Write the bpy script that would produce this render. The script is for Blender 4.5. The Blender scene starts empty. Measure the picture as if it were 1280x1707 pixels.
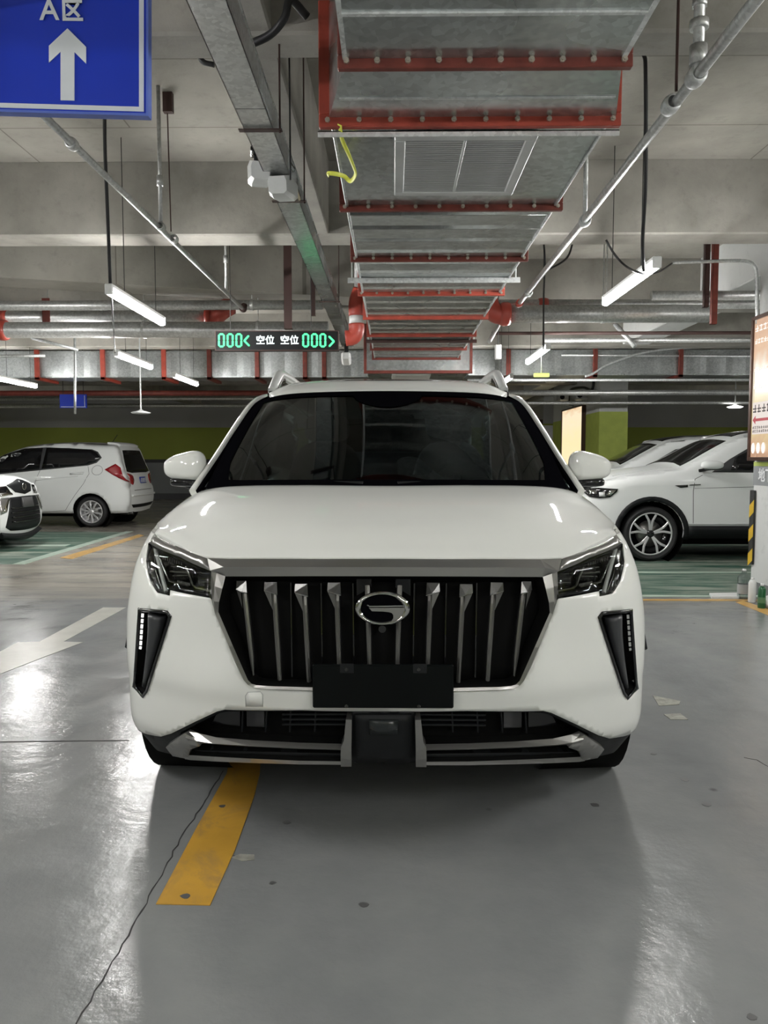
import bpy, math, random
import numpy as np
from mathutils import Vector, Matrix
from mathutils.geometry import delaunay_2d_cdt

random.seed(7)
SC = bpy.context.scene
COL = SC.collection
R = math.radians

# ------------------------------------------------------------------ camera
H = 1.30
cam_data = bpy.data.cameras.new('camera')
cam_data.sensor_fit = 'HORIZONTAL'
cam_data.sensor_width = 36.0
cam_data.lens = 36.0
cam_data.clip_start = 0.05
cam = bpy.data.objects.new('camera', cam_data)
COL.objects.link(cam)
cam.location = (0, 0, H)
cam.rotation_euler = (R(90 - 3.93), 0, R(0.67))
SC.camera = cam
CR = cam.rotation_euler.to_matrix()
RIGHT, UP, FWD = CR.col[0].copy(), CR.col[1].copy(), -CR.col[2].copy()

def ray(px, py):
    return FWD + RIGHT * ((px - 640) / 1280.0) - UP * ((py - 853.5) / 1280.0)
def PY(px, py, Y):
    r = ray(px, py); t = Y / r.y
    return Vector((r.x * t, Y, H + r.z * t))
def PZ(px, py, z):
    r = ray(px, py); t = (z - H) / r.z
    return Vector((r.x * t, r.y * t, z))
def PX(px, py, X):
    r = ray(px, py); t = X / r.x
    return Vector((X, r.y * t, H + r.z * t))
def proj(p):
    v = Vector(p) - Vector((0, 0, H))
    d = v.dot(FWD)
    return 640 + 1280 * v.dot(RIGHT) / d, 853.5 - 1280 * v.dot(UP) / d

# ------------------------------------------------------------------ world and exposure
world = bpy.data.worlds.new('garage_air')
SC.world = world
world.use_nodes = True
world.node_tree.nodes['Background'].inputs[0].default_value = (0.75, 0.8, 0.78, 1)
world.node_tree.nodes['Background'].inputs[1].default_value = 0.025
SC.view_settings.view_transform = 'Standard'
SC.view_settings.look = 'None'
SC.view_settings.gamma = 1
SC.view_settings.use_curve_mapping = False
SC.view_settings.exposure = 0.0
SC.cycles.sample_clamp_indirect = 3.0
SC.cycles.blur_glossy = 1.5
TUBE_POWER = 178.0

# ------------------------------------------------------------------ materials
def new_mat(name):
    m = bpy.data.materials.new(name); m.use_nodes = True
    nt = m.node_tree
    return m, nt, nt.nodes['Principled BSDF']
def nd(nt, typ, **kw):
    n = nt.nodes.new(typ)
    for k, v in kw.items():
        if k.startswith('i_'):
            key = k[2:]
            key = int(key) if key.isdigit() else key.replace('_', ' ')
            n.inputs[key].default_value = v
        else:
            setattr(n, k, v)
    return n
def ramp(nt, fac, stops):
    r = nt.nodes.new('ShaderNodeValToRGB')
    e = r.color_ramp.elements
    while len(e) < len(stops): e.new(0.5)
    for el, (p, c) in zip(e, stops):
        el.position = p
        el.color = (*c, 1) if not isinstance(c, (int, float)) else (c, c, c, 1)
    nt.links.new(fac, r.inputs[0])
    return r.outputs[0]
def noise(nt, scale, detail=4, rough=0.5, coord='Object', stretch=None, dist=0.0):
    tc = nt.nodes.new('ShaderNodeTexCoord')
    src = tc.outputs[coord]
    if stretch:
        mp = nt.nodes.new('ShaderNodeMapping'); mp.inputs['Scale'].default_value = stretch
        nt.links.new(src, mp.inputs[0]); src = mp.outputs[0]
    n = nd(nt, 'ShaderNodeTexNoise', i_Scale=scale, i_Detail=detail, i_Roughness=rough, i_Distortion=dist)
    nt.links.new(src, n.inputs['Vector'])
    return n.outputs[0]
def mixc(nt, fac, a, b, mode='MIX'):
    m = nd(nt, 'ShaderNodeMix', data_type='RGBA', blend_type=mode)
    for sock, v in ((0, fac), (6, a), (7, b)):
        if isinstance(v, (int, float)): m.inputs[sock].default_value = v
        elif isinstance(v, tuple): m.inputs[sock].default_value = (*v, 1)
        else: nt.links.new(v, m.inputs[sock])
    return m.outputs[2]
def bump(nt, b, h, strength=0.2, dist=0.01):
    n = nd(nt, 'ShaderNodeBump', i_Strength=strength, i_Distance=dist)
    nt.links.new(h, n.inputs['Height']); nt.links.new(n.outputs[0], b.inputs['Normal'])
def math_n(nt, op, a, b=0.0, c=None):
    m = nd(nt, 'ShaderNodeMath', operation=op)
    for i, v in enumerate((a, b) + ((c,) if c is not None else ())):
        if isinstance(v, (int, float)): m.inputs[i].default_value = v
        else: nt.links.new(v, m.inputs[i])
    return m.outputs[0]
def simple(name, col, rough=0.5, metal=0.0, coat=0.0, var=0.08, vs=6.0, bmp=0.0, bs=80.0, spec=0.5):
    m, nt, b = new_mat(name)
    n = noise(nt, vs, 4)
    dark = tuple(c * (1 - var) for c in col); lite = tuple(min(1, c * (1 + var)) for c in col)
    nt.links.new(ramp(nt, n, [(0.3, dark), (0.7, lite)]), b.inputs['Base Color'])
    b.inputs['Roughness'].default_value = rough
    b.inputs['Metallic'].default_value = metal
    b.inputs['Coat Weight'].default_value = coat
    b.inputs['Coat Roughness'].default_value = 0.03
    b.inputs['Specular IOR Level'].default_value = spec
    if bmp: bump(nt, b, noise(nt, bs, 3), bmp, 0.004)
    return m
def emis(name, col, s):
    m, nt, b = new_mat(name)
    b.inputs['Base Color'].default_value = (*[x * 0.08 for x in col], 1)
    b.inputs['Emission Color'].default_value = (*col, 1)
    b.inputs['Emission Strength'].default_value = s
    return m
def glassy(name, tint, gloss=0.06, rough=0.01):
    """thin pane: tinted see-through plus a fresnel reflection"""
    m = bpy.data.materials.new(name); m.use_nodes = True
    nt = m.node_tree; nt.nodes.clear()
    out = nt.nodes.new('ShaderNodeOutputMaterial')
    tr = nd(nt, 'ShaderNodeBsdfTransparent'); tr.inputs[0].default_value = (*tint, 1)
    gl = nd(nt, 'ShaderNodeBsdfGlossy'); gl.inputs['Roughness'].default_value = rough
    lw = nd(nt, 'ShaderNodeLayerWeight'); lw.inputs[0].default_value = 0.5
    add = math_n(nt, 'ADD', math_n(nt, 'MULTIPLY', math_n(nt, 'POWER', lw.outputs[1], 5.0), 0.94), 0.045 + gloss)
    mx = nt.nodes.new('ShaderNodeMixShader')
    nt.links.new(add, mx.inputs[0]); nt.links.new(tr.outputs[0], mx.inputs[1]); nt.links.new(gl.outputs[0], mx.inputs[2])
    nt.links.new(mx.outputs[0], out.inputs[0])
    return m

M = {}
M['paint'] = simple('white_car_paint', (0.86, 0.87, 0.83), 0.6, 0.0, 1.0, 0.01, spec=0.25)
M['paint2'] = simple('cool_white_car_paint', (0.78, 0.80, 0.79), 0.6, 0.0, 0.6, 0.01, spec=0.25)
M['frit'] = simple('black_glass_border', (0.003, 0.003, 0.004), 0.7, 0, 0, spec=0.0)
M['black_gloss'] = simple('gloss_black_trim', (0.006, 0.006, 0.007), 0.12, 0, 0.3)
M['black_plastic'] = simple('black_plastic', (0.008, 0.009, 0.010), 0.5, 0, 0, 0.1, 30, 0.1, 400, spec=0.25)
M['vent_plastic'] = simple('charcoal_plastic', (0.05, 0.052, 0.056), 0.3)
M['void'] = simple('soot_black_recess', (0.004, 0.004, 0.004), 0.8, spec=0.1)
M['satin'] = simple('satin_grey_metal', (0.36, 0.355, 0.34), 0.28, 0.85, 0.1, 0.02)
M['satin_dark'] = simple('dark_satin_metal', (0.23, 0.225, 0.215), 0.3, 0.85, 0.1, 0.02)
M['chrome'] = simple('chrome', (0.62, 0.62, 0.60), 0.1, 1.0, 0, 0.02)
M['chrome_dark'] = simple('smoked_chrome', (0.09, 0.09, 0.088), 0.25, 1.0, 0, 0.02)
M['rubber'] = simple('tyre_rubber', (0.014, 0.014, 0.015), 0.65, 0, 0, 0.15, 40, 0.1, 300)
M['alloy'] = simple('silver_alloy', (0.72, 0.72, 0.73), 0.3, 0.6)
M['glass'] = glassy('windscreen_glass', (0.30, 0.37, 0.37), 0.0)
M['tint'] = glassy('privacy_glass', (0.10, 0.11, 0.11), 0.0)
M['lens'] = glassy('clear_lamp_lens', (0.86, 0.87, 0.86), 0.01)
M['cabin'] = simple('dark_cabin_trim', (0.035, 0.036, 0.038), 0.6)
M['leather'] = simple('dark_grey_leather', (0.045, 0.045, 0.047), 0.45)
M['drl'] = simple('frosted_light_guide', (0.75, 0.76, 0.75), 0.2, 0, 0.6)
M['lamp_lit'] = emis('lit_lamp_segment', (1, 1, 0.97), 1.2)
M['tail_red'] = simple('tail_lamp_red', (0.28, 0.008, 0.015), 0.12, 0, 1.0)
M['plate_blue'] = simple('plate_blue', (0.01, 0.04, 0.35), 0.4)
M['white_print'] = simple('white_print', (0.75, 0.76, 0.78), 0.5)
M['black_bracket'] = simple('black_plate_bracket', (0.003, 0.004, 0.004), 0.35, spec=0.12)

# galvanised sheet: spangled zinc
def galv(name, base, rough, metal=0.85, spang=38, coord='Object'):
    m, nt, b = new_mat(name)
    tc = nt.nodes.new('ShaderNodeTexCoord')
    v = nd(nt, 'ShaderNodeTexVoronoi', i_Scale=spang); nt.links.new(tc.outputs[coord], v.inputs['Vector'])
    sep = nt.nodes.new('ShaderNodeSeparateColor'); nt.links.new(v.outputs['Color'], sep.inputs[0])
    n = noise(nt, 2.2, 6, 0.6)
    f = math_n(nt, 'MULTIPLY', sep.outputs[0], 0.35)
    f = math_n(nt, 'ADD', f, n)
    nt.links.new(ramp(nt, f, [(0.35, tuple(c * 0.72 for c in base)), (0.9, tuple(min(1, c * 1.2) for c in base))]), b.inputs['Base Color'])
    b.inputs['Metallic'].default_value = metal
    rr = nt.nodes.new('ShaderNodeMapRange'); rr.inputs[3].default_value = rough - 0.08; rr.inputs[4].default_value = rough + 0.14
    nt.links.new(noise(nt, 1.6, 1), rr.inputs[0]); nt.links.new(rr.outputs[0], b.inputs['Roughness'])
    bump(nt, b, noise(nt, 3.0, 3), 0.35, 0.02)
    return m
M['galv'] = galv('galvanised_sheet', (0.50, 0.53, 0.53), 0.25)
M['galv_pipe'] = galv('galvanised_pipe', (0.62, 0.63, 0.62), 0.36, 0.7, 60)
M['galv_cross'] = galv('dull_galvanised_sheet', (0.42, 0.44, 0.44), 0.38, 0.8, 50)
M['galv_light'] = galv('pale_zinc_strip', (0.72, 0.74, 0.74), 0.42, 0.55, 60)
M['red_iron'] = simple('red_oxide_steel', (0.16, 0.032, 0.022), 0.55, 0.1, 0, 0.25, 14, 0.3, 60)
M['red_bright'] = simple('bright_red_oxide_steel', (0.33, 0.05, 0.03), 0.5, 0.1, 0, 0.25, 10, 0.3, 60)
M['red_fit'] = simple('red_pipe_fitting', (0.42, 0.06, 0.04), 0.4, 0.0, 0.2, 0.15)
M['bolt'] = simple('zinc_bolt', (0.6, 0.55, 0.48), 0.35, 0.9)
M['dark_iron'] = simple('dark_primed_steel', (0.05, 0.022, 0.018), 0.6)
M['cable'] = simple('black_cable', (0.012, 0.012, 0.013), 0.5)
M['white_plastic'] = simple('white_plastic', (0.78, 0.79, 0.78), 0.35)
M['grey_plastic'] = simple('grey_plastic', (0.35, 0.36, 0.36), 0.45)
M['vent_white'] = simple('white_enamel', (0.66, 0.67, 0.67), 0.4, 0.2)
M['yellow_tie'] = simple('yellow_webbing', (0.75, 0.78, 0.10), 0.5)
M['sign_blue'] = simple('sign_blue', (0.004, 0.035, 0.50), 0.4, 0, 0, 0.06, 3)
M['sign_white'] = simple('reflective_white', (0.72, 0.76, 0.80), 0.45)
M['tube'] = emis('lit_tube', (1.0, 0.99, 0.965), TUBE_POWER)
M['led_green'] = emis('green_led', (0.09, 1.0, 0.36), 1.7)
M['led_white'] = emis('white_led', (0.9, 1.0, 1.0), 1.6)
M['olive'] = simple('olive_wall_paint', (0.30, 0.34, 0.055), 0.6)

def concrete(name, base, vary, scale=1.2, lines=None, rough=0.85):
    m, nt, b = new_mat(name)
    n1 = noise(nt, scale, 8, 0.62); n2 = noise(nt, scale * 9, 6, 0.7); n3 = noise(nt, scale * 0.5, 3, 0.5, stretch=(1, 1, 0.25), dist=1.5)
    f = math_n(nt, 'ADD', math_n(nt, 'MULTIPLY', n1, 0.55), math_n(nt, 'MULTIPLY', n3, 0.45))
    c = ramp(nt, f, [(0.36, tuple(x * (1 - vary) for x in base)), (0.5, base), (0.66, tuple(x * (1 + vary) for x in base))])
    c2 = ramp(nt, n2, [(0.25, 0.72), (0.45, 1.0)])
    c = mixc(nt, 0.6, c, c2, 'MULTIPLY')
    if lines:
        tc = nt.nodes.new('ShaderNodeTexCoord')
        mp = nt.nodes.new('ShaderNodeMapping'); mp.inputs['Rotation'].default_value = lines
        nt.links.new(tc.outputs['Object'], mp.inputs[0])
        br = nd(nt, 'ShaderNodeTexBrick', i_Scale=1.0, i_Mortar_Size=0.006, i_Brick_Width=1.83, i_Row_Height=0.915)
        br.inputs['Color1'].default_value = (1, 1, 1, 1); br.inputs['Color2'].default_value = (0.93, 0.93, 0.93, 1); br.inputs['Mortar'].default_value = (0.55, 0.54, 0.52, 1)
        nt.links.new(mp.outputs[0], br.inputs['Vector'])
        c = mixc(nt, 1.0, c, br.outputs[0], 'MULTIPLY')
    nt.links.new(c, b.inputs['Base Color'])
    b.inputs['Roughness'].default_value = rough
    bump(nt, b, n2, 0.35, 0.01)
    return m
M['slab'] = concrete('board_marked_concrete', (0.37, 0.355, 0.315), 0.30, 1.0, (0, 0, 0))
M['beam'] = concrete('beam_concrete', (0.35, 0.335, 0.30), 0.36, 1.4)
M['pillar_white'] = concrete('painted_pillar', (0.62, 0.63, 0.62), 0.04, 1.0)

def wall_mat():
    m, nt, b = new_mat('banded_wall_paint')
    g = nt.nodes.new('ShaderNodeNewGeometry'); s = nt.nodes.new('ShaderNodeSeparateXYZ'); nt.links.new(g.outputs['Position'], s.inputs[0])
    z = math_n(nt, 'DIVIDE', s.outputs[2], 4.0)
    r = ramp(nt, z, [(0.0, (0.10, 0.10, 0.11)), (0.045, (0.26, 0.27, 0.28)), (0.295, (0.05, 0.05, 0.055)), (0.322, (0.33, 0.38, 0.06)), (0.58, (0.42, 0.42, 0.42))])
    r.node.color_ramp.interpolation = 'CONSTANT'
    n = noise(nt, 0.8, 5)
    nt.links.new(mixc(nt, 0.3, r, n, 'MULTIPLY'), b.inputs['Base Color'])
    b.inputs['Roughness'].default_value = 0.7
    return m
M['wall'] = wall_mat()

def floor_mat():
    m, nt, b = new_mat('polished_grey_floor')
    g = nt.nodes.new('ShaderNodeNewGeometry'); s = nt.nodes.new('ShaderNodeSeparateXYZ'); nt.links.new(g.outputs['Position'], s.inputs[0])
    big = noise(nt, 0.55, 3, 0.5, dist=0.3)
    fine = noise(nt, 5.0, 8, 0.65)
    scr = noise(nt, 2.4, 3, 0.5, stretch=(1.0, 0.22, 1), dist=0.6)
    side = noise(nt, 1.6, 7, 0.7, stretch=(0.28, 1.5, 1), dist=0.8)
    f = math_n(nt, 'ADD', math_n(nt, 'MULTIPLY', big, 0.35), math_n(nt, 'MULTIPLY', fine, 0.30))
    f = math_n(nt, 'ADD', f, math_n(nt, 'MULTIPLY', scr, 0.35))
    c = ramp(nt, f, [(0.36, (0.178, 0.186, 0.188)), (0.5, (0.214, 0.222, 0.222)), (0.64, (0.248, 0.254, 0.250))])
    # dusty, sand coloured and streaky farther back by the bays
    yy = math_n(nt, 'ADD', s.outputs[1], math_n(nt, 'MULTIPLY', math_n(nt, 'SUBTRACT', side, 0.5), 2.2))
    d = nt.nodes.new('ShaderNodeMapRange'); d.inputs[1].default_value = 6.6; d.inputs[2].default_value = 7.8; nt.links.new(yy, d.inputs[0])
    dust = ramp(nt, side, [(0.36, (0.20, 0.19, 0.17)), (0.5, (0.34, 0.31, 0.26)), (0.64, (0.42, 0.39, 0.33))])
    wf = math_n(nt, 'MULTIPLY', d.outputs[0], 0.85)
    c = mixc(nt, wf, c, dust)
    # small dark spots
    vo = nd(nt, 'ShaderNodeTexVoronoi', i_Scale=2.1); tc = nt.nodes.new('ShaderNodeTexCoord'); nt.links.new(tc.outputs['Object'], vo.inputs['Vector'])
    sp = ramp(nt, vo.outputs['Distance'], [(0.02, 0.45), (0.045, 1.0)])
    c = mixc(nt, 0.8, c, sp, 'MULTIPLY')
    nt.links.new(c, b.inputs['Base Color'])
    rr = nt.nodes.new('ShaderNodeMapRange'); rr.inputs[1].default_value = 0.3; rr.inputs[2].default_value = 0.7
    rr.inputs[3].default_value = 0.15; rr.inputs[4].default_value = 0.27
    nt.links.new(noise(nt, 3.0, 2), rr.inputs[0]); nt.links.new(rr.outputs[0], b.inputs['Roughness'])
    h = math_n(nt, 'ADD', noise(nt, 7.0, 6, 0.6), math_n(nt, 'MULTIPLY', noise(nt, 1.6, 2), 2.0))
    bump(nt, b, h, 0.38, 0.012)
    b.inputs['Specular IOR Level'].default_value = 0.5
    return m
M['floor'] = floor_mat()

def worn(name, col, under=(0.21, 0.215, 0.215), lo=0.5, hi=0.56, stretch=(0.4, 1.6, 1), scale=2.6, rough=0.3):
    m, nt, b = new_mat(name)
    n = noise(nt, scale, 8, 0.72, stretch=stretch, dist=1.0)
    n2 = noise(nt, 5, 4)
    c = ramp(nt, n2, [(0.3, tuple(x * 0.85 for x in col)), (0.7, tuple(min(1, x * 1.1) for x in col))])
    fac = ramp(nt, n, [(lo, 1.0), (hi, 0.0)])
    nt.links.new(mixc(nt, fac, under, c), b.inputs['Base Color'])
    b.inputs['Roughness'].default_value = rough
    bump(nt, b, noise(nt, 14, 4), 0.15, 0.01)
    return m
M['yellow_paint'] = worn('yellow_floor_paint', (0.56, 0.31, 0.045), lo=0.50, hi=0.72, scale=5, rough=0.42, under=(0.34, 0.22, 0.09), stretch=(1, 1, 1))
M['orange_paint'] = worn('worn_orange_floor_paint', (0.60, 0.36, 0.10), lo=0.55, hi=0.68)
M['white_paint'] = worn('white_floor_paint', (0.47, 0.465, 0.42), lo=0.66, hi=0.8)
M['pale_green_paint'] = worn('pale_green_floor_line', (0.42, 0.52, 0.44), lo=0.6, hi=0.75)
M['green_paint'] = worn('scuffed_green_floor_paint', (0.02, 0.085, 0.058), under=(0.27, 0.30, 0.25), lo=0.44, hi=0.60, stretch=(0.3, 2.2, 1), scale=2.2, rough=0.55)
M['ivory_concrete'] = simple('pale_bare_concrete', (0.26, 0.26, 0.225), 0.7, var=0.25, vs=30, bmp=0.5)
M['crack'] = simple('dark_crack', (0.03, 0.03, 0.03), 0.9)

# ------------------------------------------------------------------ mesh helpers
ROOTM = {}
def root_of(o):
    while o.parent: o = o.parent
    return o
def props(o, label=None, cat=None, group=None, kind=None):
    if label: o['label'] = label
    if cat: o['category'] = cat
    if group: o['group'] = group
    if kind: o['kind'] = kind
    return o
def thing(name, label, cat, loc, rz=0.0, group=None):
    o = bpy.data.objects.new(name, None); COL.objects.link(o)
    o.empty_display_size = 0.2
    o.location = loc; o.rotation_euler = (0, 0, rz)
    ROOTM[o.name] = Matrix.Translation(Vector(loc)) @ Matrix.Rotation(rz, 4, 'Z')
    return props(o, label, cat, group)
def mk(name, vf, mat, parent=None, smooth=False, label=None, cat=None, group=None, kind=None, flat_faces=None, keep=False):
    """links one mesh object; vf is in world coordinates"""
    verts, faces = vf[0], vf[1]
    verts = [Vector(v) for v in verts]
    if parent:
        inv = ROOTM[root_of(parent).name].inverted()
        vs = [inv @ v for v in verts]; loc = None
    else:
        xs = [v.x for v in verts]; ys = [v.y for v in verts]; zs = [v.z for v in verts]
        loc = Vector(((min(xs) + max(xs)) / 2, (min(ys) + max(ys)) / 2, min(zs)))
        if keep: loc = Vector((0, 0, 0))
        vs = [v - loc for v in verts]
    me = bpy.data.meshes.new(name)
    me.from_pydata([tuple(v) for v in vs], [], faces)
    me.materials.append(mat)
    if smooth:
        fl = vf[2] if len(vf) > 2 else None
        vals = [True] * len(me.polygons)
        if fl:
            for i in fl: vals[i] = False
        me.polygons.foreach_set('use_smooth', vals)
    me.validate(); me.update()
    o = bpy.data.objects.new(name, me); COL.objects.link(o)
    if parent: o.parent = parent
    else:
        o.location = loc
        ROOTM[o.name] = Matrix.Translation(loc)
    return props(o, label, cat, group, kind)
def auto_sharp(o, ang=35):
    me = o.data
    import bmesh
    bm = bmesh.new(); bm.from_mesh(me)
    for f in bm.faces: f.smooth = True
    for e in bm.edges:
        if len(e.link_faces) == 2 and e.calc_face_angle(0) > R(ang): e.smooth = False
    bm.to_mesh(me); bm.free()
    return o
def comb(*parts):
    V, F, S = [], [], []
    for p in parts:
        n = len(V); fn = len(F)
        V += [Vector(v) for v in p[0]]; F += [tuple(i + n for i in f) for f in p[1]]
        if len(p) > 2 and p[2]: S += [i + fn for i in p[2]]
    return V, F, S
def box(c, s, rot=None, bev=0.0):
    """box with optional chamfer"""
    c = Vector(c); hx, hy, hz = s[0] / 2, s[1] / 2, s[2] / 2
    b = min(bev, hx * 0.9, hy * 0.9, hz * 0.9)
    if b <= 0:
        V = [Vector((x * hx, y * hy, z * hz)) for x in (-1, 1) for y in (-1, 1) for z in (-1, 1)]
        F = [(0, 1, 3, 2), (4, 6, 7, 5), (0, 4, 5, 1), (2, 3, 7, 6), (0, 2, 6, 4), (1, 5, 7, 3)]
    else:
        V = []; idx = {}
        for x in (-1, 1):
            for y in (-1, 1):
                for z in (-1, 1):
                    for a in range(3):
                        h = [hx - b, hy - b, hz - b]; full = [hx, hy, hz]; h[a] = full[a]
                        idx[(x, y, z, a)] = len(V); V.append(Vector((x * h[0], y * h[1], z * h[2])))
        F = []
        for x in (-1, 1): F.append([idx[(x, -1, -1, 0)], idx[(x, -1, 1, 0)], idx[(x, 1, 1, 0)], idx[(x, 1, -1, 0)]][::(-1 if x > 0 else 1)])
        for y in (-1, 1): F.append([idx[(-1, y, -1, 1)], idx[(1, y, -1, 1)], idx[(1, y, 1, 1)], idx[(-1, y, 1, 1)]][::(-1 if y > 0 else 1)])
        for z in (-1, 1): F.append([idx[(-1, -1, z, 2)], idx[(-1, 1, z, 2)], idx[(1, 1, z, 2)], idx[(1, -1, z, 2)]][::(-1 if z > 0 else 1)])
        for x in (-1, 1):
            for y in (-1, 1):
                F.append([idx[(x, y, -1, 0)], idx[(x, y, 1, 0)], idx[(x, y, 1, 1)], idx[(x, y, -1, 1)]][::(1 if x * y < 0 else -1)])
                F.append([idx[(x, -1, y, 0)], idx[(x, 1, y, 0)], idx[(x, 1, y, 2)], idx[(x, -1, y, 2)]][::(-1 if x * y < 0 else 1)])
                F.append([idx[(-1, x, y, 1)], idx[(1, x, y, 1)], idx[(1, x, y, 2)], idx[(-1, x, y, 2)]][::(1 if x * y < 0 else -1)])
                for z in (-1, 1):
                    F.append([idx[(x, y, z, 0)], idx[(x, y, z, 1)], idx[(x, y, z, 2)]][::(1 if x * y * z > 0 else -1)])
    if rot is not None: V = [rot @ v for v in V]
    return [v + c for v in V], [tuple(f) for f in F]
def bx(x0, x1, y0, y1, z0, z1, bev=0.0):
    return box(((x0 + x1) / 2, (y0 + y1) / 2, (z0 + z1) / 2), (abs(x1 - x0), abs(y1 - y0), abs(z1 - z0)), None, bev)
def sweep(path, prof, up=(0, 0, 1), closed=False, caps=True, scales=None):
    """sweeps a closed 2-D profile (side, up) along a path with mitred frames"""
    path = [Vector(p) for p in path]; up = Vector(up); n = len(path); V = []; F = []
    m = len(prof)
    for i, p in enumerate(path):
        a = path[(i - 1) % n] if (closed or i > 0) else None
        c = path[(i + 1) % n] if (closed or i < n - 1) else None
        t = Vector((0, 0, 0))
        if a is not None: t += (p - a).normalized()
        if c is not None: t += (c - p).normalized()
        t.normalize()
        side = t.cross(up)
        if side.length < 1e-5: side = t.cross(Vector((0.123, 1, 0.2)))
        side.normalize(); u = side.cross(t)
        mit = 1.0
        if a is not None and c is not None:
            cs = max(0.35, t.dot((c - p).normalized())); mit = 1 / cs
        s = scales[i] if scales else 1.0
        for q in prof: V.append(p + side * q[0] * s * mit + u * q[1] * s)
    for i in range(n if closed else n - 1):
        for j in range(m):
            a, b2 = i * m + j, i * m + (j + 1) % m
            c, d = ((i + 1) % n) * m + (j + 1) % m, ((i + 1) % n) * m + j
            F.append((a, b2, c, d))
    S = []
    if caps and not closed:
        S = [len(F), len(F) + 1]
        F.append(tuple(range(m))[::-1]); F.append(tuple((n - 1) * m + j for j in range(m)))
    return V, F, S
def circ(r, n=12, sx=1.0, sy=1.0):
    return [(r * sx * math.cos(2 * math.pi * k / n), r * sy * math.sin(2 * math.pi * k / n)) for k in range(n)]
def rect(w, h, bev=0.0):
    w /= 2; h /= 2
    if bev <= 0: return [(-w, -h), (w, -h), (w, h), (-w, h)]
    b = bev
    return [(-w + b, -h), (w - b, -h), (w, -h + b), (w, h - b), (w - b, h), (-w + b, h), (-w, h - b), (-w, -h + b)]
def tube(path, r, n=12, closed=False, scales=None, up=(0, 0, 1)):
    path = [Vector(p) for p in path]
    # bring in a rotation-minimising frame
    N = len(path); V = []; F = []
    T = []
    for i in range(N):
        a = path[i - 1] if i > 0 else path[i]; c = path[i + 1] if i < N - 1 else path[i]
        T.append((c - a).normalized())
    nrm = T[0].orthogonal().normalized()
    for i in range(N):
        if i: 
            ax = T[i - 1].cross(T[i])
            if ax.length > 1e-7:
                nrm = Matrix.Rotation(T[i - 1].angle(T[i]), 3, ax.normalized()) @ nrm
        bi = T[i].cross(nrm).normalized()
        s = r * (scales[i] if scales else 1)
        for k in range(n):
            a = 2 * math.pi * k / n
            V.append(path[i] + nrm * math.cos(a) * s + bi * math.sin(a) * s)
    for i in range(N - 1):
        for k in range(n):
            F.append((i * n + k, i * n + (k + 1) % n, (i + 1) * n + (k + 1) % n, (i + 1) * n + k))
    S = [len(F), len(F) + 1]
    F.append(tuple(range(n))[::-1]); F.append(tuple((N - 1) * n + k for k in range(n)))
    return V, F, S
def cyl(p0, p1, r, n=16, r2=None):
    return tube([p0, p1], r, n, scales=[1, (r2 / r if r2 else 1)])
def lathe(profile, origin, axis, n=32):
    """profile: (distance along axis, radius)"""
    origin = Vector(origin); axis = Vector(axis).normalized(); a1 = axis.orthogonal().normalized(); a2 = axis.cross(a1)
    V = []; F = []; m = len(profile)
    for k in range(n):
        a = 2 * math.pi * k / n; d = a1 * math.cos(a) + a2 * math.sin(a)
        for (t, r) in profile: V.append(origin + axis * t + d * r)
    for k in range(n):
        for j in range(m - 1):
            F.append((k * m + j, k * m + j + 1, ((k + 1) % n) * m + j + 1, ((k + 1) % n) * m + j))
    return V, F
def extrude(ring, vec):
    n = len(ring); vec = Vector(vec)
    V = [Vector(p) for p in ring] + [Vector(p) + vec for p in ring]
    F = [tuple(range(n)), tuple(range(n, 2 * n))[::-1]] + [(i, i + n, (i + 1) % n + n, (i + 1) % n) for i in range(n)]
    return V, F
def cr(points, n):
    """Catmull-Rom through points, n samples per span"""
    P = [np.array(p, float) for p in points]; out = []
    for i in range(len(P) - 1):
        p1, p2 = P[i], P[i + 1]
        p0 = P[i - 1] if i > 0 else 2 * p1 - p2
        p3 = P[i + 2] if i < len(P) - 2 else 2 * p2 - p1
        for k in range(n):
            t = k / n
            out.append(0.5 * ((2 * p1) + (-p0 + p2) * t + (2 * p0 - 5 * p1 + 4 * p2 - p3) * t * t + (-p0 + 3 * p1 - 3 * p2 + p3) * t ** 3))
    out.append(P[-1]); return out
def grid_surf(ctrl, nu, nv, mirror_x=None):
    """smooth surface through rows of control points"""
    rows = [cr(r, nu) for r in ctrl]
    cols = list(zip(*rows))
    cols = [cr(list(c), nv) for c in cols]
    rows = list(zip(*cols))
    V = [Vector(p) for r in rows for p in r]; w = len(rows[0])
    F = [(i * w + j, i * w + j + 1, (i + 1) * w + j + 1, (i + 1) * w + j) for i in range(len(rows) - 1) for j in range(w - 1)]
    return V, F
def loft(lines):
    V = [Vector(p) for l in lines for p in l]; w = len(lines[0])
    F = [(i * w + j, i * w + j + 1, (i + 1) * w + j + 1, (i + 1) * w + j) for i in range(len(lines) - 1) for j in range(w - 1)]
    return V, F
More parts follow.
